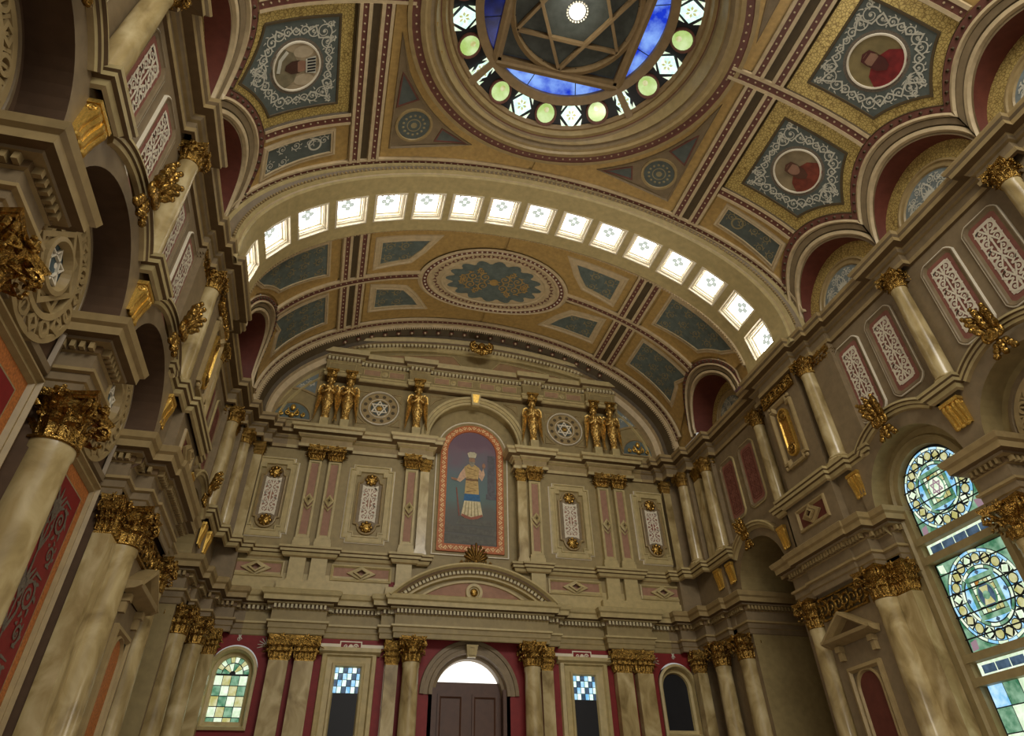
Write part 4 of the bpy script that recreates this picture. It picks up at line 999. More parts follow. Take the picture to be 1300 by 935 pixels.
paint('steps', pd('painted_steps', '66645a'), [[(-.86, 9.5), (.86, 9.5), (.86, 9.72), (-.86, 9.78)], [(-.86, 9.86), (.86, 9.8), (.86, 10.02), (-.6, 10.06), (-.86, 10.2)], [(-.5, 10.12), (.8, 10.12), (.7, 10.3), (-.4, 10.34)]], .036)
paint('columns_behind', pd('painted_columns', '5e5c60'), [rect(.55, .82, 11.2, 12.7), rect(.5, .86, 11.05, 11.25)], .036)
paint('white_skirt', pd('painted_linen', 'd4c69c'), [[(-.34, 10.42), (-.2, 10.34), (0, 10.3), (.22, 10.34), (.4, 10.44), (.3, 10.95), (-.24, 10.95)]], .04)
paint('skirt_pleats', pd('painted_pleats', 'a08f62'), [[(x*.75, 10.93), (x*.75+.02, 10.93), (x+.03, 10.42), (x-.01, 10.42)] for x in (-.24, -.12, 0, .12, .24)], .0425)
pd('painted_vest_pattern', '8a6a40')
mb = MB(); ribbon(mb, m_n, [(.17*(1 if k % 2 else -1), 11.26+k*.09) for k in range(11)], .03, .03, .0475); t_ = mb.obj('vest_braid', MATS['painted_vest_pattern'], t)
paint('hem', pd('painted_hem', 'a0604a'), [[(-.34, 10.42), (-.2, 10.34), (0, 10.3), (.22, 10.34), (.4, 10.44), (.37, 10.5), (0, 10.38), (-.31, 10.49)]], .043)
paint('blue_tunic', pd('painted_blue', '34658f'), [[(-.27, 10.93), (-.1, 10.88), (.1, 10.88), (.31, 10.94), (.27, 11.3), (-.22, 11.3)]], .042)
paint('vest', pd('painted_vest', 'c2a468'), [[(-.24, 11.2), (.26, 11.2), (.22, 11.75), (.27, 12.18), (.1, 12.3), (-.12, 12.3), (-.27, 12.18), (-.2, 11.75)]], .044)
paint('sleeves', pd('painted_sleeve', 'cda888'), [[(-.26, 12.16), (-.2, 11.8), (-.4, 11.6), (-.52, 11.66), (-.4, 11.95)], [(.26, 12.16), (.24, 11.85), (.36, 11.7), (.46, 11.95), (.4, 12.2), (.36, 12.05)]], .045)
paint('belt', pd('painted_belt', '7a5a3a'), [rect(-.21, .23, 11.68, 11.76)], .047)
paint('hands', pd('painted_flesh', '9c7458'), [[(-.52, 11.64), (-.48, 11.72), (-.72, 11.76), (-.7, 11.68)], circ(.42, 12.28, .06, 10, ry=.1)], .047)
paint('face', pd('painted_face', '97755c'), [circ(0, 12.45, .11, 14, ry=.16)], .047)
paint('beard', pd('painted_beard', '8d8672'), [[(-.11, 12.4), (.11, 12.4), (.07, 12.25), (0, 12.2), (-.07, 12.25)]], .049)
paint('turban', pd('painted_turban', 'c2ba9c'), [[(-.12, 12.56), (.12, 12.56), (.17, 12.72), (.08, 12.78), (-.08, 12.78), (-.17, 12.72)]], .049)
paint('staff', pd('painted_staff', '8a5040'), [[(-.42, 10.4), (-.38, 10.4), (-.5, 11.4), (-.54, 11.4)]], .043)
# archivolt and keystone
mb = MB(); path = circ(0, NS, 1.66, 36, 0, pi)
strip(mb, END, path, [(.06, .0, 1), (.05, .06, 1), (-.02, .07, 0), (-.03, .1, 1), (-.14, .1, 0), (-.15, .13, 1), (-.24, .14, 0), (-.25, .0, 1)]); struct(mb, 'trim_11', [OLIVE, PALE])
t = thing('keystone', 'small gilt fronted keystone at the top of the painting niche', 'keystone', (0, 19.9, 14.42))
mb = MB(); mb.grid([[(-.13, 0, 0), (.13, 0, 0), (.13, -.14, 0), (-.13, -.14, 0)], [(-.19, 0, .5), (.19, 0, .5), (.19, -.2, .5), (-.19, -.2, .5)]], 0, cu=True); mb.face([(-.19, 0, .5), (.19, 0, .5), (.19, -.2, .5), (-.19, -.2, .5)]); mb.face([(-.13, 0, 0), (.13, 0, 0), (.13, -.14, 0), (-.13, -.14, 0)])
mb.obj('block', PALE, t); mb = MB(); mb.grid([[(-.08, -.155, .1), (.08, -.155, .1)], [(-.13, -.205, .42), (.13, -.205, .42)]]); mb.obj('gilt_face', GILD, t)
# star roundels
for s in (-1, 1):
    t = thing('star_roundel', 'round wall medallion with a six pointed star, %s of the painting' % ('upper left' if s < 0 else 'upper right'), 'roundel', (s*3.4, 20, 13.94), 0, 'star roundels of the end wall')
    L = lambda u, v, d: (u, -d, v)
    mb = MB(); strip(mb, L, circ(0, 0, .68, 40), [(-.01, 0), (0, .09), (.03, .1), (.04, .03)], True); strip(mb, L, circ(0, 0, .38, 32), [(-.0, .03), (.01, .07), (.025, .07), (.035, .02)], True); mb.obj('rim', CREAM, t)
    mb = MB(); strip(mb, L, circ(0, 0, .62, 40), [(0, .03), (.25, .03), (.27, .06), (.31, .06), (.32, .02)], True); mb.obj('plate', BEIGE, t)
    for k in range(12):
        a = 2*pi*(k+.5)/12; mb = MB(); fill(mb, L, circ(.5*cos(a), .5*sin(a), .066, 12), .034); mb.obj('hole', DARK, t)
    mb = MB(); fill(mb, L, circ(0, 0, .35, 28), .015); mb.obj('disc', mat('slate_disc', hx('4e5450'), .5) if s < 0 else MATS['slate_disc'], t)
    mb = MB()
    for h in range(2):
        p = [(.33*cos(pi/2+h*pi+k*2*pi/3), .33*sin(pi/2+h*pi+k*2*pi/3)) for k in range(3)]; strip(mb, L, p, [(0, .02), (0, .06+h*.01), (.04, .06+h*.01), (.04, .02)], True)
    mb.obj('star', CREAM, t)
    mb = MB(); fill(mb, L, circ(0, 0, .1, 12), .03); mb.obj('centre', GOLD, t)
# corner slots beside the roundels (sunk triangles with mouldings)
mb = MB()
for s in (-1, 1):
    for a, b in ((-.62, .52), (.62, .52), (-.62, -.52), (.62, -.52)):
        x, z = s*3.4+a, 13.94+b; g, h = (1 if a > 0 else -1), (1 if b > 0 else -1)
        strip(mb, END, [(x+g*.12, z+h*.12), (x-g*.22, z+h*.12), (x-g*.08, z), (x+g*.0, z-h*.08), (x+g*.12, z-h*.22)], [(-.02, 0), (-.01, .03), (.02, .03), (.03, 0)], True)
    strip(mb, END, [(s*1.62, 14.72), (s*1.1, 14.72), (s*1.45, 14.55), (s*1.62, 14.3)], [(-.02, 0), (-.01, .03), (.02, .03), (.03, 0)], True)
struct(mb, 'trim_12', BEIGE)
# attic entablature
AT = [(5.42, 20), (5.42, 19.6), (4.25, 19.6), (4.25, 19.78), (2.48, 19.78), (2.48, 19.62), (1.75, 19.62), (1.75, 19.78), (0, 19.78)]
APF = [(-.4, 14.85, 4), (0, 14.85, 0), (.03, 14.88, 1), (.03, 14.98, 0), (.06, 15.0, 1), (.06, 15.06, 0), (0, 15.08, 0), (0, 15.46, 1), (.04, 15.48, 4), (.04, 15.62, 1), (.13, 15.64, 0), (.14, 15.68, 4), (.24, 15.72, 1), (.26, 15.84, 1), (.27, 15.9, 1), (-.4, 15.95, 1)]
for s in (1, -1):
    mb = MB((lambda p: p) if s > 0 else (lambda p: (-p[0], p[1], p[2])))
    strip(mb, PLAN, AT, APF); dentil(mb, PLAN, AT, .03, .12, 15.49, 15.61, .13, .075, 2)
    E2 = lambda u, v, d: (u, 19.78-d, v)
    for a, b in ((4.1, 3.5), (3.2, 2.65), (1.55, 1.0), (.7, .15)): fill(mb, E2, rect(b, a, 15.14, 15.4), .008, 3); strip(mb, E2, rect(b, a, 15.14, 15.4), [(-.02, 0, 1), (-.01, .025, 1), (.01, .025, 1), (.02, 0, 1)], True)
    for x in (3.35, .85): mb.lathe([(.12, -.05), (.11, 0), (.05, .01), (.04, .04), (0, .05)], 10, (x, 19.78, 15.27), 1, 'y')
    E3 = lambda u, v, d: (u, 19.6-d, v)
    for a, b in ((5.3, 4.4),): strip(mb, E3, rect(b, a, 15.14, 15.4), [(-.02, 0, 1), (-.01, .025, 1), (.01, .025, 1), (.02, 0, 1)], True)
    struct(mb, 'trim_%d' % (13 if s > 0 else 14), [OLIVE, PALE, DENT, mat('dusky_frieze_paint', hx('a58465'), .6), COVE])
# broad curved pediment
t = thing('curved_pediment', 'broad shallow curved pediment crowning the end wall under the vault', 'pediment')
Rr = 18.5; f1 = math.asin(5.62/Rr); pc = 16.98-Rr
arc = [(Rr*sin(f), pc+Rr*cos(f)) for f in [f1*(1-2*i/48) for i in range(49)]]
arc = [p for p in arc]
mb = MB(); strip(mb, END, arc, [(-.0, .35), (-.0, .66), (.05, .67), (.12, .56, 1), (.2, .54), (.2, .42, 1), (.3, .42), (.33, .36), (.42, .36), (.45, .22)], cap=True); strip(mb, END, arc, [(0, 0), (0, .66)]); mb.obj('raking_cornice', [PALE, COVE], t)
mb = MB(); adent(mb, END, arc, .2, .3, .36, .5, .14, .08); mb.obj('dentils', DENT, t)
mb = MB(); fill(mb, END, [(5.5, 15.9)]+arc+[(-5.5, 15.9)], .25, 0, .8); mb.obj('tympanum', OLIVE, t)
mb = MB()
for s in (-1, 1):
    lp = [(s*.55, 16.02), (s*3.6, 16.02), (s*3.0, 16.16), (s*1.2, 16.42), (s*.9, 16.42)]; fill(mb, END, lp, .26, 1, .8); strip(mb, END, lp, [(-.02, .25, 0), (-.01, .29, 0), (.02, .29, 0), (.03, .25, 0)], True)
mb.obj('tympanum_panels', [PALE, mat('dusky_salmon_paint', hx('a5845f'), .6)], t)
# gilded scroll ornaments
def cartouche(name, label, cat, loc, rz, w, h, flat=False, tip=True, rx=0, mt=GOLD):
    t = thing(name, label, cat, loc, rz); mb = MB()
    if tip:
        for k in range(7):
            a = pi*(k-3)/7; L_ = h*.55*(1-.06*abs(k-3)); pts = [(sin(a)*L_*q*w/h*.9, -.05-.16*sin(pi*q)*.8, h*.12+cos(a)*L_*q) for q in (0, .25, .5, .75, 1)]
            mb.tube(pts, [.03, .05*w/.5, .065*w/.5, .05*w/.5, .02], 6)
    for s in (-1, 1):
        p = [(s*x, -.1, z) for x, z in spiral(w*.3, -h*.02, w*.2, 1.4, pi/2, -1)]; mb.tube(p, [.05*w/.5*(1-.5*i/len(p)) for i in range(len(p))], 6)
        mb.tube([(0, -.1, -h*.2), (s*w*.2, -.13, -h*.28), (s*w*.42, -.1, -h*.2), (s*w*.5, -.08, -h*.06)], [.05*w/.5, .06*w/.5, .04*w/.5, .02], 6)
        for k in range(3): mb.ell((s*w*(.12+.14*k), -.12, -h*(.34-.05*k)), (w*.09, .06, h*.08), 4)
    mb.ell((0, -.14, -h*.02), (w*.16, .12, h*.14), 6); mb.ell((0, -.12, -h*.32), (w*.1, .09, h*.14), 5)
    if rx: t.rotation_euler = (rx, 0, rz)
    mb.obj('ornament', mt, t, True); return t
cartouche('gilded_cartouche', 'gilded scroll cartouche at the crown of the curved pediment', 'ornament', (.06, 19.2, 16.62), 0, .85, .95, tip=False)
# winged gilded statues
st = {}; STAT = mat('statue_gilding', hx('d0ac62'), .3, .75, .45, 16, .7, 26)
def statue(x, z, label):
    t = thing('winged_statue', label, 'statue', (x, 19.66, z), 0, 'gilded winged statues of the end wall')
    if not st:
        mb = MB(); n = 16   # foot of the term, drapery, waist, bust, neck, head in one skin
        prof = [(0, .09, .08, 0), (.05, .12, .1, 0), (.12, .12, .1, 0), (.16, .09, .08, 0), (.42, .11, .1, -.01), (.55, .15, .12, -.02), (.6, .17, .13, -.02), (.66, .14, .12, -.02), (.78, .17, .14, -.03), (.9, .16, .13, -.02), (1.0, .13, .11, -.01), (1.08, .15, .12, -.02), (1.2, .18, .14, -.04), (1.3, .19, .12, -.02), (1.36, .13, .09, 0), (1.4, .06, .06, 0), (1.45, .055, .06, -.01), (1.48, .08, .085, -.03), (1.55, .095, .11, -.04), (1.62, .09, .1, -.03), (1.68, .05, .06, -.02), (1.69, .01, .01, -.02)]
        rows = []
        for z_, rx, ry, c in prof:
            fold = .022 if .1 < z_ < 1.1 else .006
            rows.append([((rx+fold*cos(8*2*pi*k/n))*cos(2*pi*k/n), c+(ry+fold*cos(8*2*pi*k/n))*sin(2*pi*k/n), z_) for k in range(n)])
        mb.grid(rows, 0, cu=True)
        mb.ell((0, -.155, 1.56), (.02, .03, .03), 3)
        for s in (-1, 1):
            mb.tube([(s*.17, 0, 1.28), (s*.23, -.03, 1.12), (s*.22, -.1, .98), (s*.12, -.17, 1.02), (s*.04, -.18, 1.08)], [.06, .055, .045, .04, .03], 8)
            mb.ell((s*.085, -.15, 1.2), (.075, .07, .075), 6)
        for j in range(7):
            for k in range(9):
                a = 2*pi*(k+.5*(j % 2))/9; rr = (.09, .095, .1, .11, .125, .15, .16)[j]; mb.ell((rr*cos(a), -.01+rr*.85*sin(a), .18+.085*j), (.035, .035, .045), 3)
        mb.ell((0, -.14, .84), (.11, .08, .1), 6); mb.tube([(.15*cos(q*pi/8), -.02+.14*sin(q*pi/8), .74) for q in range(17)], .03, 5)
        st['b'] = mb.mesh('body', STAT, True)
        mb = MB(); mb.ell((0, -.0, 1.6), (.12, .12, .11), 7); 
        for k in range(6): mb.ell((.1*cos(k*pi/3), .02+.1*sin(k*pi/3), 1.53), (.04, .04, .06), 4)
        st['h'] = mb.mesh('hair', STAT, True)
        for s in (-1, 1):
            mb = MB()
            for k in range(6):   # layered feathers hanging from the shoulder
                o = s*(.16+.03*k); top = 1.34-.03*k; L_ = .55+.14*k if k < 5 else 1.2
                mb.grid([[(o-.03*s, .06, top), (o, .03, top), (o+.035*s, .06, top)], [(o+.0, .08, top-L_*.35), (o+.035*s+.03*s*sin(k), .03, top-L_*.35), (o+.07*s, .08, top-L_*.35)], [(o+.01*s, .09, top-L_*.8), (o+.04*s, .05, top-L_*.8), (o+.07*s, .09, top-L_*.8)], [(o+.06*s, .06, top-L_), (o+.075*s, .04, top-L_), (o+.09*s, .06, top-L_)]])
            mb.tube([(s*.12, .04, 1.3), (s*.24, .03, 1.38), (s*.33, .04, 1.28), (s*.36, .06, 1.05)], [.03, .05, .045, .02], 6)
            st[s] = mb.mesh('wing', STAT)
        mb = MB(); mb.box(-.17, .17, -.14, .14, 1.66, 1.9); mb.lathe([(.1, 1.62), (.14, 1.72), (.2, 1.84)], 12)
        for k in range(8): leafgrid(mb, k*pi/4, .1, .05, 1.64, .22, .1)
        mb.box(-.22, .22, -.2, .2, 1.88, 1.95); st['c'] = mb.mesh('capital', GOLD)
        mb = MB(); mb.box(-.14, .14, -.12, .14, -.34, 0); mb.box(-.17, .17, -.15, .17, -.34, -.28); st['p'] = mb.mesh('block', PALE)
    for k in ('b', 'h', -1, 1, 'c', 'p'): link(st[k].name.split('.')[0], st[k], t)
for s in (-1, 1):
    for x, w in ((5.16, 'outer one of the paired gilded winged statues, %s'), (4.5, 'inner one of the paired gilded winged statues, %s'), (2.1, 'lone gilded winged statue %s of the painting niche')):
        statue(s*x, 13.12, w % ('far '+sidew(s) if x > 4 else sidew(s)))
# painted corners beside the statues
for s in (-1, 1):
    t = thing('corner_lunette', 'little green half round panel with gilt relief, in the %s corner above the cornice' % sidew(s), 'panel')
    mb = MB(); lp = [(s*6.25+.6, 13.2)]+circ(s*6.25, 13.2, .6, 20, 0, pi, ry=.62)+[(s*6.25-.6, 13.2)]; fill(mb, END, lp, .01); mb.obj('green_field', TEAL, t)
    mb = MB(); strip(mb, END, lp, [(-.06, 0), (-.05, .04), (0, .05), (.02, .01)], True); mb.obj('frame', BEIGE, t)
    mb = MB()
    for g in (-1, 1):
        for x, z, r in ((.13, .16, .1), (.34, .12, .08)): mb.tube([(s*6.25+g*u, 19.94, 13.22+v) for u, v in spiral(x, z, r, 1.3, pi/2, -1)], .026, 5)
        mb.tube([(s*6.25, 19.93, 13.24), (s*6.25+g*.1, 19.92, 13.4), (s*6.25+g*.16, 19.94, 13.55)], .03, 5)
    mb.ell((s*6.25, 19.93, 13.6), (.09, .06, .12), 5); mb.ell((s*6.25, 19.92, 13.3), (.1, .07, .09), 5); mb.obj('gilt_relief', GILD, t, True)
    t = thing('corner_triangle', 'pale blue three cornered panel high in the %s corner beside the statues' % sidew(s), 'panel')
    lp = [(s*5.6, 14.2), (s*5.6, 15.25), (s*6.0, 14.95), (s*6.45, 14.4), (s*6.1, 14.38), (s*5.85, 14.3)]
    mb = MB(); fill(mb, END, lp, .01, 0); mb.obj('blue_field', SKYB, t)
    mb = MB(); strip(mb, END, lp, [(-.05, 0), (-.04, .04), (.04, .04), (.05, 0)], True); mb.obj('frame', BEIGE, t)
    mb = MB(); m = lambda u, v, d: END(s*5.85+u, 14.6+v, d); scurl(mb, m, 0, .1, .12, 0, s, .04, .02); scurl(mb, m, s*.25, -.1, .09, 0, -s, .035, .02); mb.obj('scrollwork', SCROLL, t)
# outer mouldings of the end wall's lunette
mb = MB()
for a, b, w in ((7.02, 3.9, .12), (6.7, 3.55, .05)):
    p = [(a*cos(pi*i/60), 12.95+b*sin(pi*i/60)) for i in range(61)]
    strip(mb, END, p, [(-w, 0), (-w+.01, .1 if w > .1 else .05), (w*.2, .12 if w > .1 else .06), (w, 0)])
struct(mb, 'trim_15', PALE)

# ------------------------------------------------------------------ end wall, lower order
t = thing('portal_pediment', 'curved pediment on the cornice over the middle portal', 'pediment', (0, 0, 0))
Rp = 3.0; hw_, rise = 2.5, 1.02; Rp = (hw_**2+rise**2)/(2*rise); f1 = math.asin(hw_/Rp); pc = 7.5+rise-Rp
arc = [(Rp*sin(f), pc+Rp*cos(f)) for f in [f1*(1-2*i/40) for i in range(41)]]
mb = MB(); strip(mb, END, arc, [(0, .1), (0, .78), (.05, .79), (.1, .7, 1), (.16, .68), (.16, .56, 1), (.27, .55), (.28, .5), (.34, .5), (.36, .36)]); mb.obj('raking_cornice', [PALE, COVE], t)
mb = MB(); adent(mb, END, arc, .16, .26, .5, .6, .125, .075); mb.obj('dentils', DENT, t)
mb = MB(); fill(mb, END, [(2.4, 7.4)]+arc+[(-2.4, 7.4)], .36, 0, .5); mb.obj('tympanum', OLIVE, t)
mb = MB(); a2 = [(x*.66, 7.5+(z-7.5)*.55) for x, z in arc]; fill(mb, END, a2, .37); mb.obj('tympanum_field', PINK, t)
mb = MB(); strip(mb, END, a2, [(-.05, .36), (-.04, .42), (.02, .42), (.03, .37)], True); mb.obj('tympanum_moulding', PALE, t)
mb = MB(); strip(mb, END, circ(0, 7.76, .23, 24), [(-.03, .36), (-.02, .46), (.06, .46), (.08, .4)], True); fill(mb, END, circ(0, 7.76, .2, 20), .4); mb.obj('boss_ring', PALE, t)
mb = MB(); mb.ell((0, 19.58, 7.76), (.12, .06, .12), 6); mb.obj('rosette', GOLD, t, True)
t = thing('anthemion', 'dark gilded palmette ornament standing on top of the portal pediment', 'ornament', (.02, 19.5, 8.5)); mb = MB()
for k in range(9):
    a = (k-4)*.27; L_ = .62-.05*abs(k-4); pts = [(sin(a)*L_*q, -.02-.06*sin(pi*q), .1+cos(a)*L_*q) for q in (0, .3, .6, .85, 1)]; mb.tube(pts, [.02, .03, .045, .055, .02], 6)
for s in (-1, 1):
    p = [(s*x, -.03, z) for x, z in spiral(.22, .12, .11, 1.4, pi/2, -1)]; mb.tube(p, .03, 6); p = [(s*x, -.03, z) for x, z in spiral(.42, .06, .08, 1.3, pi/2, -1)]; mb.tube(p, .026, 6)
    mb.tube([(0, -.03, .02), (s*.2, -.03, .0), (s*.5, -.03, -.04), (s*.55, -.03, .02)], .025, 6)
mb.ell((0, -.05, .12), (.08, .06, .1), 6); mb.obj('palmette', mat('dark_gilding', hx('7a5c2a'), .35, .8, .4, 14, .8, 24), t, True)
for s in (-1, 1):
    for x, w in ((5.2, 'outer'), (4.55, 'inner')): pilaster(s*x, 19.84, .3, 6.4, .25, .13, .62, '%s of two marble pilasters with gilded capitals low on the end wall, %s half' % (w, sidew(s)), 'lower marble pilasters of the end wall')
    pilaster(s*2.22, 19.9, .3, 6.4, .17, .1, .62, 'narrow marble pilaster behind the portal column on the %s' % sidew(s), 'lower marble pilasters of the end wall')
    column(s*1.72, 19.62, .3, 6.42, .25, .62, 'round marble column carrying the %s end of the portal pediment' % sidew(s), 'portal columns')
# arched windows low on the wall
for s, n in ((-1, 1), (1, 2)):
    ux, uz = s*6.32, 5.5
    mb = MB(); lp = arc_loop(ux, .62, 4.2, uz)
    strip(mb, END, lp, [(-.0, .02, 0), (.0, .08, 0), (.07, .1, 0), (.1, .04, 0), (.12, -.1, 0), (.2, -.12, 0), (.22, -.2, 0)], True); win = struct(mb, 'window_%d' % n, [PALE])
    if s < 0:
        mb = MB(); R0 = .42
        for k in range(10):
            a, b = pi*k/10+.02, pi*(k+1)/10-.02; fill(mb, END, [(ux+.28*cos(a), uz+.28*sin(a)), (ux+R0*cos(a), uz+R0*sin(a)), (ux+R0*cos(b), uz+R0*sin(b)), (ux+.28*cos(b), uz+.28*sin(b))], -.19, k % 3)
        for k in range(6):
            a, b = pi*k/6+.03, pi*(k+1)/6-.03; fill(mb, END, [(ux+.08*cos(a), uz+.08*sin(a)), (ux+.26*cos(a), uz+.26*sin(a)), (ux+.26*cos(b), uz+.26*sin(b)), (ux+.08*cos(b), uz+.08*sin(b))], -.19, (k+1) % 3)
        for j in range(5):
            for i in range(4): fill(mb, END, rect(ux-.41+.205*i, ux-.41+.205*i+.19, 4.28+.24*j, 4.28+.24*j+.22), -.19, (i+j) % 3)
        mb.obj('pane', [G_GRN, G_PALE, G_YEL], win)
    mb = MB(); fill(mb, END, lp, -.21); mb.obj('lead', BLACK, win)
    t = thing('stencil_sprays', 'cream leaf sprays painted on the crimson wall round the %s arched window' % sidew(s), 'wall painting'); mb = MB()
    for (x, z, a) in ((-.75, .75, .6), (.75, .75, -.6), (0, .93, 0)):
        for k in range(7 if a else 3):
            b = a+(k-(3 if a else 1))*.32; L_ = .26 if a else .14; u, v = ux+x, uz+z-.1
            ribbon(mb, END, [(u, v), (u+.5*L_*sin(b), v+.5*L_*cos(b)), (u+L_*sin(b*1.1), v+L_*cos(b*1.1))], .03, .012, .006)
        scurl(mb, END, ux+x+(.1 if a < 0 else -.1 if a > 0 else 0), uz+z-.12, .06, 0, 1, .02, .006, 0, False)
    mb.obj('sprays', SCROLL, t)
# framed square windows between the columns
for s, n in ((-1, 3), (1, 4)):
    ux = s*3.37
    mb = MB(); strip(mb, END, [(ux+.62, 3.5), (ux+.62, 6.0), (ux-.62, 6.0), (ux-.62, 3.5)], [(-.12, 0), (-.1, .1), (0, .12), (.04, .05), (.18, .04), (.2, .09), (.26, .08), (.3, .0)]); strip(mb, END, [(ux+.82, 6.1), (ux-.82, 6.1)], [(-.1, 0), (-.08, .2), (.02, .2), (.1, .06)]); win = struct(mb, 'window_%d' % n, PALE)
    mb = MB()
    for i in range(6):
        for j in range(4): fill(mb, END, rect(ux-.36+.12*i+.008, ux-.36+.12*(i+1)-.008, 5.1+.16*j, 5.1+.16*(j+1)-.012), .012, (i*2+j) % 3)
    mb.obj('pane', [G_LBLUE, G_GREY, G_WHITE], win)
    mb = MB(); fill(mb, END, rect(ux-.38, ux+.38, 3.5, 5.76), .008); mb.obj('lead', BLACK, win)
    t = thing('stencil_border', 'cream painted lines with a small emblem above the %s square window' % sidew(s), 'wall painting'); mb = MB()
    for a, b in ((ux-.98, ux-.3), (ux+.3, ux+.98)): fill(mb, END, rect(a, b, 6.22, 6.3), .006)
    for a in (ux-1.02, ux+.96): fill(mb, END, rect(a, a+.06, 3.5, 6.3), .006)
    strip(mb, END, rect(ux-.3, ux+.3, 6.1, 6.38), [(0, .006), (.03, .006)], True)
    for g in (-1, 1): scurl(mb, END, ux+g*.13, 6.24, .07, 0, g, .03, .008, 0, False)
    fill(mb, END, circ(ux, 6.24, .06, 12), .008)
    mb.obj('lines', CREAM, t)
# portal arch
mb = MB()
strip(mb, END, circ(0, 5.12, 1.06, 30, 0, pi), [(-.36, 0), (-.34, .06), (-.24, .07), (-.23, .03), (-.12, .03), (-.1, .08), (0, .08), (.02, -.1), (.1, -.12), (.12, -.4)]); d_ = struct(mb, 'door_1', [TAUPE])
mb = MB(); fill(mb, END, [(.9, 5.45)]+circ(0, 5.12, .95, 20, .35, pi-.35)+[(-.9, 5.45)], -.35); mb.obj('fanlight', G_DAY, d_)
mb = MB(); mb.box(-1.0, 1.0, 20.3, 20.4, 0, 5.5)
for s in (-1, 1):
    for a, b in ((.4, 2.2), (2.5, 5.2)): strip(mb, lambda u, v, d: (u, 20.3-d, v), rect(*sorted((s*.12, s*.85)), a, b), [(0, 0), (0, .04), (.06, .04), (.1, .01)], True)
mb.box(-1.15, -.95, 20, 20.4, 0, 5.3); mb.box(.95, 1.15, 20, 20.4, 0, 5.3); mb.obj('door_leaf', OAK, d_)
t = thing('portal_keystone', 'moulded keystone over the middle portal arch', 'keystone', (0, 19.9, 6.1)); mb = MB(); mb.grid([[(-.12, 0, -.05), (.12, 0, -.05), (.12, -.12, -.05), (-.12, -.12, -.05)], [(-.17, 0, .26), (.17, 0, .26), (.17, -.2, .26), (-.17, -.2, .26)]], 0, cu=True); mb.face([(-.12, 0, -.05), (.12, 0, -.05), (.12, -.12, -.05), (-.12, -.12, -.05)]); strip(mb, lambda u, v, d: (u, -.14-v*.2-d, v), rect(-.09, .09, .0, .22), [(0, 0), (0, .03), (.03, .03)], True); mb.obj('block', PALE, t)
# ------------------------------------------------------------------ side walls
BN = {BAYS[2]: 'first bay', BAYS[1]: 'second bay', BAYS[0]: 'third bay'}
pm = {}
def side_panel(s, yc, zc, hw, hh, label, group, plain=False):
    """upright panel with clipped corners on a side wall"""
    t = thing('filigree_panel' if not plain else 'red_panel', label, 'wall panel', (s*7.9, yc, zc), 0, group)
    key = (hw, hh, plain)
    if key not in pm:
        L = lambda u, v, d: (-d, u, v); c = .13
        lp = []
        for sx, sy in ((1, -1), (1, 1), (-1, 1), (-1, -1)):
            q = [(hw, hh-c), (hw-.03, hh-c+.05), (hw-c+.05, hh-.03), (hw-c, hh)]
            q = [(sx*u, sy*v) for u, v in q]; lp += q if sx*sy > 0 else list(reversed(q))
        ml = {}
        mb = MB(); strip(mb, L, lp, [(-.05, 0), (-.05, .035), (-.02, .05), (.0, .05), (.02, .03), (.09, -.0)], True); mb.grid([[L(u*(1-.09/hw), v*(1-.09/hh), 0.002) for u, v in lp], [L(u*(1-.1/hw), v*(1-.1/hh), .002) for u, v in lp]], 0, cu=True); ml['frame'] = mb.mesh('frame', TAUPE)
        mb = MB(); strip(mb, L, lp, [(-.055, .0), (-.055, .04), (-.03, .048)], True); ml['light_edge'] = mb.mesh('light_edge', CREAM if not plain else PALE)
        mb = MB(); fill(mb, L, [(u*.86, v*.96) for u, v in lp], .006); ml['rose_field'] = mb.mesh('rose_field', ROSE)
        mb = MB(); w, h = hw*1.22, hh*1.66
        il = [(w/2, -h/2+.08), (w/2, h/2-.08), (w/2-.08, h/2), (-w/2+.08, h/2), (-w/2, h/2-.08), (-w/2, -h/2+.08), (-w/2+.08, -h/2), (w/2-.08, -h/2)]
        if not plain:
            filigree(mb, L, w*.97, h*.97, .014, wd=.04); strip(mb, L, il, [(0, .015), (.03, .015)], True)
        else: strip(mb, L, il, [(0, .01), (.02, .01)], True); filigree(mb, L, w*.9, h*.92, .01, wd=.012)
        ml['filigree'] = mb.mesh('filigree', CREAM if not plain else MAROON); pm[key] = ml
    for k, v in pm[key].items():
        o = link(k, v, t)
        if s < 0: o.rotation_euler = (0, 0, pi)
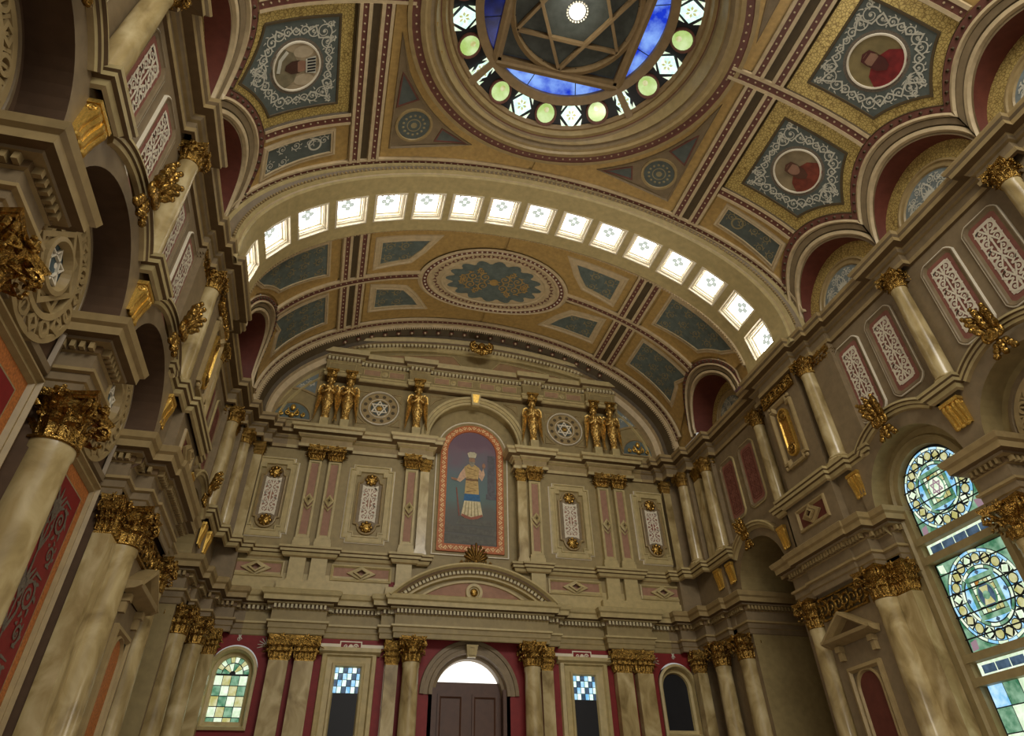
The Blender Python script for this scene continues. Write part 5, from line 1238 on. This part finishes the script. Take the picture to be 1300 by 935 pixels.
def console(x, y, zt, s, h, w, label, mt=GILD):
    t = thing('scroll_console', label, 'bracket', (x, y, zt), 0 if s > 0 else pi, 'gilded consoles')
    key = 'console'
    if key not in pm:
        mb = MB(); prof = [(0, 0), (-.3, 0), (-.34, -.08), (-.34, -.2), (-.28, -.32), (-.2, -.5), (-.14, -.72), (-.12, -.9), (-.1, -1), (0, -1)]
        for a, b in ((-.5, -.3), (-.27, -.05), (.05, .27), (.3, .5)): 
            mb.grid([[(px, a, pz) for px, pz in prof], [(px-.03, (a+b)/2, pz) for px, pz in prof], [(px, b, pz) for px, pz in prof]], 0); mb.face([(px, a, pz) for px, pz in prof]); mb.face([(px, b, pz) for px, pz in prof])
        mb.grid([[(px*.9, a, pz) for px, pz in prof] for a in (-.48, .48)], 0)
        for sg in (-1, 1): mb.tube([(-.19+u, sg*.5, -.14+v) for u, v in spiral(0, 0, .14, 1.5, 0, 1)], .03, 5)
        for k in (-.3, 0, .3): mb.ell((-.13, k, -1.0), (.08, .15, .08), 4)
        pm[key] = mb.mesh('bracket', mt); mb = MB(); mb.box(-.36, 0, -.55, .55, 0, .16); pm['cap'] = mb.mesh('cap_block', mt)
    link('bracket', pm[key], t, (0, 0, 0), 0, (w, w, h)); link('cap_block', pm['cap'], t, (0, 0, 0), 0, (w, w, h*.9))
def leafcrown(s, y, z, x, label, k=1):
    t = thing('leaf_cartouche', label, 'ornament', (s*x, y, z), pi/2*-s if s > 0 else pi/2, 'gilded leaf crowns on the side arches')
    t.rotation_euler = (0, 0, -pi/2 if s > 0 else pi/2); t.scale = (k, k, k)
    if 'leaf' not in pm:
        mb = MB()
        for r_ in range(3):
            for q in (-1, 0, 1):
                a = q*.75; L_ = .22; o = (q*.08, -.14-.03*r_, .14+.13*r_)
                pts = [(o[0]+sin(a)*L_*g, o[1]-.06-.14*g**2, o[2]+cos(a)*L_*g) for g in (0, .3, .6, .85, 1)]; mb.tube(pts, [.03, .06, .085, .06, .03], 6); mb.ell(pts[-1], (.05, .05, .05), 4)
        for g in (-1, 1):
            mb.tube([(g*.02+u*.9, -.2, v) for u, v in spiral(g*.1, .06, .12, 1.4, pi/2, -g)], .04, 6)
            for k_ in range(3): mb.ell((g*(.1+.05*k_), -.12, -.12-.09*k_), (.08, .06, .07), 4)
        mb.lathe([(.13, -.0), (.15, .03), (.11, .06), (.1, .03), (.05, .05), (0, .06)], 14, (0, -.2, .06), 0, 'y')
        for k_ in range(3): mb.ell((0, -.13, -.1-.1*k_), (.07, .07, .08), 4)
        pm['leaf'] = mb.mesh('leaves', GOLD, True)
    link('leaves', pm['leaf'], t)
for s in (1, -1):
    nm = NAME[s]
    for yc in BAYS:
        for o, w in ((.6, 'farther'), (-.6, 'nearer')):
            side_panel(s, yc+o, 10.7, .415, 1.06, '%s of two tall filigree panels high on the %s wall, %s from the skylights' % (w, nm, BN[yc]), 'filigree panels of the side walls')
        leafcrown(s, yc, 8.98, 7.46, 'gilded leaf cartouche on an arch crown, %s wall, %s from the skylights' % (nm, BN[yc]))
    for yc, w in ((8.6175, 'first and second bays'), (5.4525, 'second and third bays'), (2.29, 'third and fourth bays')):
        column(s*7.7, yc, 9.0, 12.1, .19, .46, 'slender upper marble column between %s, %s wall' % (w, nm), 'upper marble columns of the side walls')
        console(s*7.55, yc, 8.52, s, .5, .42, 'gilded console under the slender column between %s, %s wall' % (w, nm))
        column(s*7.76, yc, .3, 6.44, .32, .66, 'great lower marble column between %s, %s wall' % (w, nm), 'lower marble columns of the side walls')
    # pier of the skylit arch
    column(s*7.66, 12.14, 9.0, 12.1, .2, .46, 'upper marble column on the near edge of the %s pier' % nm, 'upper marble columns of the side walls')
    pilaster(s*7.86, 11.6, 9.0, 12.1, .26, .1, .46, 'upper marble pilaster beside the near column of the %s pier' % nm, 'upper pilasters of the side walls', pi/2)
    column(s*7.78, 14.86, 9.0, 12.1, .18, .46, 'upper marble column on the far edge of the %s pier' % nm, 'upper marble columns of the side walls')
    column(s*7.6, 12.2, .3, 6.44, .28, .64, 'lower marble column on the near edge of the %s pier' % nm, 'lower marble columns of the side walls')
    pilaster(s*7.76, 11.72, .3, 6.44, .22, .14, .64, 'lower marble pilaster beside the near column of the %s pier' % nm, 'lower pilasters of the side walls', pi/2)
    column(s*7.55, 14.6, .3, 6.44, .24, .64, 'lower marble column on the far edge of the %s pier' % nm, 'lower marble columns of the side walls')
    console(s*7.6, 11.78, 8.5, s, .5, .36, 'gilded console beside the pier at the first arch of the %s wall' % nm)
    # gilded panel of the pier
    t = thing('gilt_strap_frame', 'tall frame with a gilded strap panel on the upper %s pier' % nm, 'wall panel', (s*7.55, 13.4, 10.62), 0 if s > 0 else pi)
    L = lambda u, v, d: (-d, u, v); w, h, n = .5, .98, .14
    lp = [(w-n, -h), (w-n, -h+n), (w, -h+n), (w, h-n), (w-n, h-n), (w-n, h), (-w+n, h), (-w+n, h-n), (-w, h-n), (-w, -h+n), (-w+n, -h+n), (-w+n, -h)]
    mb = MB(); strip(mb, L, lp, [(0, 0), (0, .09), (.05, .1), (.12, .05), (.13, .01)], True)
    for a, b in ((1, 1), (1, -1), (-1, 1), (-1, -1)): mb.ell((-.06, a*(w-.05), b*(h-.05)), (.05, .06, .06), 4)
    mb.obj('frame', BEIGE, t)
    gl = [(.19, -.5)]+[(.19, .5)]+circ(0, .5, .19, 12, 0, pi)[1:-1]+[(-.19, .5), (-.19, -.5)]+circ(0, -.5, .19, 12, pi, 2*pi)[1:-1]
    mb = MB(); slab(mb, L, gl, 0, .04); mb.obj('strap_field', ORANGE, t); mb = MB(); strip(mb, L, gl, [(-.03, .0), (-.03, .08), (.02, .09), (.04, .04)], True); mb.obj('gilt_border', GILD, t)
    mb = MB(); filigree(mb, L, .24, .75, .046, wd=.02); mb.obj('gilt_scroll', GILD, t)
    for g in (-1, 1): mb = MB(); mb.lathe([(.15, -.0), (.15, -.05), (.1, -.06), (.08, -.03), (.05, -.09), (0, -.1)], 14, (-.04, 0, g*.5), 0, 'x'); mb.obj('boss', GOLD, t, True)
    for (xx, y0, y1, z0, z1, w) in ((7.55, 12.62, 14.1, 11.7, 12.06, 'upper'), (7.5, 12.6, 14.2, 5.86, 6.38, 'lower')):
        t = thing('gilded_frieze', 'gilded scroll frieze between the capitals of the %s %s pier' % (w, nm), 'frieze', (s*xx, (y0+y1)/2, (z0+z1)/2), 0 if s > 0 else pi)
        W2, H2 = (y1-y0)/2, (z1-z0)/2; mb = MB(); strip(mb, L, rect(-W2, W2, -H2, H2), [(0, 0), (0, .06), (.04, .06), (.05, .02)], True); fill(mb, L, rect(-W2, W2, -H2, H2), .012, 1); mb.obj('frame', [GOLD, DARK], t)
        mb = MB()
        for k in range(6):
            u = -W2+W2*2*(k+.5)/6; g = 1 if k % 2 else -1
            mb.tube([(-.06, a, b) for a, b in spiral(u, 0, H2*.75, 1.5, pi/2*g, g)], [.035*(1-.4*i/24) for i in range(25)], 5)
            for j in range(4): a = j*pi/2+.6; mb.ell((-.05, u+H2*.8*cos(a), H2*.75*sin(a)), (.03, .05, .04), 3)
        mb.obj('gilt_scroll', GOLD, t)
    # diamond panel of the pier plinth
    t = thing('pier_diamond_panel', 'sunk panel with a raised diamond low on the %s pier' % nm, 'wall panel', (s*7.4, 13.35, 8.22), 0 if s > 0 else pi)
    mb = MB(); strip(mb, L, rect(-.55, .55, -.24, .24), [(-.05, 0), (-.04, .05), (0, .06), (.05, .01)], True); mb.obj('frame', BEIGE, t); mb = MB(); fill(mb, L, rect(-.55, .55, -.24, .24), .005); mb.obj('field', MAROON, t)
    mb = MB()
    for k, f in ((1, 0), (.55, .07)): mb.grid([[(-(.01+f+dd), .36*k*a*q, .25*k*b*q) for a, b in ((1, 0), (0, 1), (-1, 0), (0, -1))] for q, dd in ((1, 0), (1, .06), (.62, .07), (.58, .02))], 0, cu=True)
    mb.obj('diamond', BEIGE, t)
    # pedimented niche
    t = thing('pediment_niche', 'small pedimented round headed niche low on the %s pier' % nm, 'niche', (s*7.5, 13.4, 5.3), 0 if s > 0 else pi)
    mb = MB(); strip(mb, L, [(-.85, .12), (-.8, .12), (0, .58), (.8, .12), (.85, .12)], [(-.0, 0), (0, .3), (-.06, .31), (-.12, .2), (-.14, .05)]); strip(mb, L, [(.84, .1), (-.84, .1)], [(-.02, 0), (-.02, .3), (.05, .28), (.1, .14), (.14, .04)]); mb.obj('pediment', BEIGE, t)
    mb = MB(); fill(mb, L, [(-.6, .13), (.6, .13), (0, .48)], .06); mb.obj('tympanum', COVE, t)
    mb = MB()
    for a in (-.62, .5): mb.box(-.1, 0, a, a+.12, -.34, -.04); mb.box(-.14, 0, a-.02, a+.14, -.16, -.04)
    strip(mb, L, [(.55, -3.2), (.55, -.5), (-.55, -.5), (-.55, -3.2)], [(0, 0), (0, .07), (.07, .09), (.12, .03)]); mb.obj('surround', BEIGE, t)
    mb = MB(); strip(mb, L, [(.36, -3.2)]+circ(0, -.98, .36, 18, 0, pi)+[(-.36, -3.2)], [(-.06, 0), (-.05, .05), (0, .06), (.03, .01)]); mb.obj('arch_moulding', BEIGE, t)
    mb = MB(); fill(mb, L, [(.35, -3.2)]+circ(0, -.98, .35, 18, 0, pi)+[(-.35, -3.2)], .008); mb.obj('niche_back', MAROON if s > 0 else ORANGE, t)
    # bay beyond the pier
    for o, w in ((17.12, 'farther'), (15.94, 'nearer')): side_panel(s, o, 10.68, .4, .97, '%s of two plain red panels on the %s wall of the far bay' % (w, nm), 'red panels of the far bay', True)
    leafcrown(s, 16.3, 8.72, 7.5, 'gilded leaf cartouche on the %s dark archway of the far bay' % nm, .85)
    console(s*7.56, 17.72, 8.42, s, .5, .32, 'gilded console at the far end of the %s dark archway' % nm); console(s*7.5, 18.35, 8.42, s, .5, .32, 'gilded console on the %s corner pier beside the dark archway' % nm)
    console(s*7.56, 14.86, 8.42, s, .5, .3, 'gilded console at the pier end of the %s dark archway' % nm)
    column(s*7.62, 17.98, 8.88, 12.1, .19, .46, 'upper marble column outermost in the %s corner of the far bay' % nm, 'upper marble columns of the side walls')
    pilaster(s*7.68, 18.6, 8.88, 12.1, .2, .12, .46, 'upper marble pilaster between the two columns of the %s corner' % nm, 'upper pilasters of the side walls', pi/2)
    column(s*7.36, 19.2, 8.88, 12.1, .19, .46, 'upper marble column deep in the %s corner beside the end wall' % nm, 'upper marble columns of the side walls')
    pilaster(s*6.98, 19.84, 8.88, 12.1, .13, .1, .46, 'thin marble pilaster on the end wall in the %s corner' % nm, 'upper pilasters of the side walls')
    column(s*7.5, 17.85, .3, 6.44, .25, .62, 'lower marble column at the far side of the %s dark archway' % nm, 'lower marble columns of the side walls')
    column(s*7.22, 18.75, .3, 6.44, .24, .62, 'lower marble column deep in the %s corner beside the end wall' % nm, 'lower marble columns of the side walls')
    pilaster(s*6.98, 19.7, .3, 6.44, .16, .14, .62, 'lower marble pilaster on the end wall in the %s corner' % nm, 'lower pilasters of the side walls')

# ------------------------------------------------------------------ wheel windows and crimson panels in the recesses
def wheel(s, yc):
    zc = 7.5; S = SIDE(s, 8.05); nm = NAME[s]; m = lambda u, v, d: S(yc+u, zc+v, d)
    mb = MB(); strip(mb, m, [(1.08, -.86), (1.08, 0)]+circ(0, 0, 1.08, 28, 0, pi)[1:-1]+[(-1.08, 0), (-1.08, -.86)], [(-.06, 0), (-.05, .07), (.03, .09), (.06, .03)], True)
    struct(mb, 'trim_wheel', TAUPE)
    t = thing('wheel_window', 'carved round wheel of tracery with a star, %s of the %s wall' % (BN[yc], nm), 'tracery')
    mb = MB(); strip(mb, m, circ(0, 0, .98, 48), [(-.02, 0), (-.01, .1), (.08, .1), (.1, .05)], True); strip(mb, m, circ(0, 0, .66, 40), [(-.05, .04), (-.04, .12), (.04, .12), (.06, .04)], True); mb.obj('rings', BEIGE, t)
    mb = MB(); fill(mb, m, circ(0, 0, .97, 40), .03, 0, .4); mb.obj('plate', TAUPE, t)
    mb = MB()
    for k in range(16):
        a = 2*pi*(k+.5)/16; cx, cy = .8*cos(a), .8*sin(a)
        if k % 2: strip(mb, m, circ(cx, cy, .125, 14), [(0, .03), (0, .11), (.05, .11), (.05, .03)], True)
        else: strip(mb, m, [(cx+.14*cos(a+j*pi/2), cy+.14*sin(a+j*pi/2)) for j in range(4)], [(0, .03), (0, .11), (.05, .11), (.05, .03)], True)
    for k in range(32): a = 2*pi*k/32; strip(mb, m, [(.7*cos(a), .7*sin(a)), (.9*cos(a), .9*sin(a))], [(-.02, .03), (-.02, .09), (.02, .09), (.02, .03)])
    for h in (0, 1): strip(mb, m, [(.62*cos(h*pi/4+k*pi/2), .62*sin(h*pi/4+k*pi/2)) for k in range(4)], [(0, .03), (0, .13-.03*h), (.07, .13-.03*h), (.07, .03)], True)
    mb.obj('tracery', BEIGE, t)
    mb = MB(); strip(mb, m, circ(0, 0, .38, 32), [(-.02, .04), (0, .16), (.06, .17), (.1, .06)], True); mb.obj('hub_ring', BEIGE, t)
    mb = MB(); fill(mb, m, circ(0, 0, .3, 24), .05); mb.obj('hub_pane', GREYH if s > 0 else mat('dim_blue_glass', hx('4c5f66'), .25), t)
    mb = MB()
    for h in range(2):
        p = [(.28*cos(pi/2+h*pi+k*2*pi/3), .28*sin(pi/2+h*pi+k*2*pi/3)) for k in range(3)]; strip(mb, m, p, [(0, .05), (0, .09), (.022, .09), (.022, .05)], True)
    fill(mb, m, circ(0, 0, .04, 10), .1); mb.obj('star', CREAM, t)
    # crimson stencilled panel below
    t = thing('crimson_panel', 'crimson stencilled panel with orange border under the wheel, %s of the %s wall' % (BN[yc], nm), 'wall panel'); z0, z1 = 1.6, 6.3
    mb = MB(); strip(mb, S, rect(yc-1.06, yc+1.06, z0-.14, z1+.14), [(-.04, 0), (-.03, .1), (.02, .12), (.05, .06), (.1, .07), (.14, .01)], True); mb.obj('frame', BEIGE, t)
    mb = MB(); fill(mb, S, rect(yc-.94, yc+.94, z0, z1), .006); mb.obj('orange_border', ORANGE, t)
    mb = MB(); fill(mb, S, rect(yc-.72, yc+.72, z0+.2, z1-.22), .01); strip(mb, S, rect(yc-.72, yc+.72, z0+.2, z1-.22), [(-.02, .012, 1), (.0, .012, 1)], True); mb.obj('crimson_field', [RED, SCROLLD], t)
    mb = MB(); 
    for j in range(4):
        zz = z1-.75-j*1.05
        for g in (-1, 1):
            scurl(mb, S, yc+g*.3, zz, .2, pi/2, -g, .06, .016); scurl(mb, S, yc+g*.42, zz-.45, .14, -pi/2, g, .05, .016)
            ribbon(mb, S, [(yc, zz-.5), (yc+g*.14, zz-.25), (yc+g*.1, zz+.05)], .08, .03, .016); ribbon(mb, S, [(yc, zz-.1), (yc+g*.25, zz+.3), (yc+g*.5, zz+.28)], .06, .02, .016)
        for k in range(5): a = pi*(k+.5)/5; ribbon(mb, S, [(yc+.06*cos(a), zz+.1+.06*sin(a)), (yc+.3*cos(a), zz+.1+.3*sin(a))], .09, .02, .017)
        fill(mb, S, circ(yc, zz+.1, .09, 10), .018)
    ribbon(mb, S, [(yc, z0+.3), (yc, z1-.5)], .05, .04, .015)
    mb.obj('stencil', GREYH, t)
for s in (1, -1):
    for yc in BAYS:
        if not (s == 1 and yc == BAYS[2]): wheel(s, yc)

# ------------------------------------------------------------------ stained glass window of the right wall
S = SIDE(1, 8.0); WY = 10.25; GW = .86
mb = MB(); zs = 7.56
outer = [(WY+BR+.02, 0)]+circ(WY-.05, BZ, BR+.02, 28, 0, pi)+[(WY-BR-.1, 0)]
inner_ = [(WY+GW+.05, .2)]+circ(WY, zs, GW+.05, 28, 0, pi)+[(WY-GW-.05, .2)]
mb.grid([[S(*p, .06) for p in outer], [S(*p, .06) for p in inner_], [S(*p, -.12) for p in inner_]])
mb.grid([[S(*p, .06) for p in [(WY+1.12, .2)]+circ(WY, zs, 1.12, 28, 0, pi)+[(WY-1.12, .2)]], [S(*p, .12) for p in [(WY+1.08, .2)]+circ(WY, zs, 1.08, 28, 0, pi)+[(WY-1.08, .2)]], [S(*p, .06) for p in [(WY+1.04, .2)]+circ(WY, zs, 1.04, 28, 0, pi)+[(WY-1.04, .2)]]])
for z in (6.68, 6.28, 4.42, 4.02): mb.box(7.9, 8.12, WY-GW-.1, WY+GW+.1, z-.07, z+.07)
win = struct(mb, 'window_5', OLIVE)
GM = [G_LBLUE, G_GRN, G_YEL, G_PALE, G_AMB, G_ROSE, G_GREY, BLACK, G_WHITE]
mb = MB(); dz = -.06
fill(mb, S, [(WY+GW+.06, .3)]+circ(WY, zs, GW+.06, 28, 0, pi)+[(WY-GW-.06, .3)], -.1, 7, 9)
def pane(loop, mi, k=.93):
    cx = sum(p[0] for p in loop)/len(loop); cy = sum(p[1] for p in loop)/len(loop)
    fill(mb, S, [(cx+(x-cx)*k, cy+(y-cy)*k) for x, y in loop], dz, mi, 9)
def sector(c, r0_, r1_, a, b, n=4): return [(c[0]+r0_*cos(a+(b-a)*i/n), c[1]+r0_*sin(a+(b-a)*i/n)) for i in range(n+1)]+[(c[0]+r1_*cos(b+(a-b)*i/n), c[1]+r1_*sin(b+(a-b)*i/n)) for i in range(n+1)]
def rose(c, R, star):
    for k in range(24): pane(sector(c, R*.94, R, 2*pi*k/24, 2*pi*(k+1)/24), 0 if k % 2 else 3, .95)
    for k in range(20): fill(mb, S, sector(c, R*.67, R*.925, 2*pi*k/20+.02, 2*pi*(k+1)/20-.02), dz-.012, 0 if k % 2 else 3)
    for k in range(20): a = 2*pi*(k+.5)/20; fill(mb, S, circ(c[0]+R*.8*cos(a), c[1]+R*.8*sin(a), R*.125, 12), dz-.006, 7)
    for k in range(20):
        a = 2*pi*(k+.5)/20; m_ = (c[0]+R*.8*cos(a), c[1]+R*.8*sin(a)); ca, sa = cos(a), sin(a)
        if k % 2: fill(mb, S, circ(m_[0], m_[1], R*.1, 12), dz, 2)
        else: fill(mb, S, [(m_[0]+R*.12*ca, m_[1]+R*.12*sa), (m_[0]-R*.1*sa, m_[1]+R*.1*ca), (m_[0]-R*.12*ca, m_[1]-R*.12*sa), (m_[0]+R*.1*sa, m_[1]-R*.1*ca)], dz, 2 if k % 4 else 3)
        b = 2*pi*k/20
        for g in (): mm = (c[0]+R*g*cos(b), c[1]+R*g*sin(b)); fill(mb, S, [(mm[0]+R*.04*cos(b), mm[1]+R*.04*sin(b)), (mm[0]-R*.1*sin(b), mm[1]+R*.1*cos(b)), (mm[0]-R*.03*cos(b), mm[1]-R*.03*sin(b)), (mm[0]+R*.1*sin(b), mm[1]-R*.1*cos(b))], dz, 0)
    for k in range(16): pane(sector(c, R*.58, R*.645, 2*pi*k/16, 2*pi*(k+1)/16), 1 if k % 2 else 3, .94)
    # blue segments round the upright oblong
    w, h = R*.4, R*.46
    for k in range(4):
        a = k*pi/2; p0, p1 = [(w, -h), (w, h), (-w, h), (-w, -h)][k], [(w, h), (-w, h), (-w, -h), (w, -h)][k]
        a0, a1 = atan2(p0[1], p0[0]), atan2(p1[1], p1[0]); a1 += 2*pi if a1 < a0 else 0
        pane([(c[0]+p0[0], c[1]+p0[1])]+[(c[0]+R*.56*cos(a0+(a1-a0)*i/8), c[1]+R*.56*sin(a0+(a1-a0)*i/8)) for i in range(9)]+[(c[0]+p1[0], c[1]+p1[1])], 0, .93)
        q = (c[0]+R*.51*cos(a), c[1]+R*.51*sin(a)); fill(mb, S, [(q[0]+.05, q[1]), (q[0], q[1]+.05), (q[0]-.05, q[1]), (q[0], q[1]-.05)], dz+.004, 6)
    for (a, b, c0, c1) in ((-w, w, h*.78, h), (-w, w, -h, -h*.78), (-w, -w*.76, -h*.76, h*.76), (w*.76, w, -h*.76, h*.76)): fill(mb, S, rect(c[0]+a, c[0]+b, c[1]+c0, c[1]+c1), dz+.002, 1)
    n1 = 5
    for i in range(n1):
        for j in range(n1):
            if i in (0, n1-1) or j in (0, n1-1): x0, z0 = c[0]-w*.74+w*1.48*i/n1, c[1]-h*.74+h*1.48*j/n1; fill(mb, S, rect(x0+.008, x0+w*1.48/n1-.008, z0+.008, z0+h*1.48/n1-.008), dz, (3, 2, 3, 4)[(i+2*j) % 4] if (i+j) % 3 else 2)
    fill(mb, S, circ(c[0], c[1], R*.25, 20, ry=R*.3), dz+.003, 1); fill(mb, S, circ(c[0], c[1], R*.21, 20, ry=R*.26), dz+.006, 3 if star else 6)
    if star:
        for hh in range(2): strip(mb, S, [(c[0]+R*.2*cos(pi/2+hh*pi+k*2*pi/3), c[1]+R*.24*sin(pi/2+hh*pi+k*2*pi/3)) for k in range(3)], [(0, dz+.012, 5), (.03, dz+.012, 5)], True)
    else:
        for loop in ([(-.1, .16), (.1, .16), (.05, .02), (-.05, .02)], [(-.06, -.02), (.06, -.02), (.12, -.16), (-.12, -.16)]): fill(mb, S, [(c[0]+u, c[1]+v) for u, v in loop], dz+.012, 2)
        fill(mb, S, circ(c[0], c[1], .08, 10), dz+.014, 1)
def corners(c, R, z0, z1):
    for sx in (-1, 1):
        for (zz, sy) in ((z1, 1), (z0, -1)):
            if zz is None: continue
            C0 = (WY+sx*GW, zz); a0 = atan2(sy, sx)
            arc = [(c[0]+R*1.03*cos(f), c[1]+R*1.03*sin(f)) for f in [(0 if sx > 0 else pi)+(a0*2-2*(0 if sx > 0 else pi))*0+((sy*sx)*pi/2*(.14+.72*i/8)) for i in range(9)]]
            q = [C0]+([arc[0]]+arc+[arc[-1]]); pane([C0, (WY+sx*GW, arc[0][1])]+arc+[(arc[-1][0], zz)], 1, .9)
            pane([(C0[0]-sx*.03, C0[1]-sy*.03), (C0[0]-sx*.05, C0[1]-sy*.2), (C0[0]-sx*.22, C0[1]-sy*.24), (C0[0]-sx*.2, C0[1]-sy*.05)], 5 if sy < 0 else 3, .9)
rose((WY, zs), .84, True); corners((WY, zs), .84, 6.76, None)
rose((WY, 5.35), .84, False); corners((WY, 5.35), .84, 4.5, 6.2)
for z0, z1 in ((6.36, 6.6), (4.1, 4.34)):
    fill(mb, S, rect(WY-GW, WY+GW, z0, z1), dz, 3)
    for i in range(5): fill(mb, S, rect(WY-GW+.06+i*.32, WY-GW+.06+i*.32+.3, z0+.05, z1-.05), dz+.004, 6)
for i in range(5):
    for j in range(9): fill(mb, S, rect(WY-GW+i*.344, WY-GW+i*.344+.33, .4+j*.4, .4+j*.4+.38), dz, (0, 3, 1)[(i+j) % 3])
mb.obj('stained_glass', GM, win)
mb = MB()
for z in (8.1, 7.75, 7.4, 7.05, 5.95, 5.55, 5.15, 4.75):
    w = sqrt(max(.01, GW**2-max(0, z-zs)**2)); mb.tube([S(WY-w, z, -.03), S(WY+w, z, -.03)], .014, 5)
mb.obj('saddle_bars', BLACK, win)
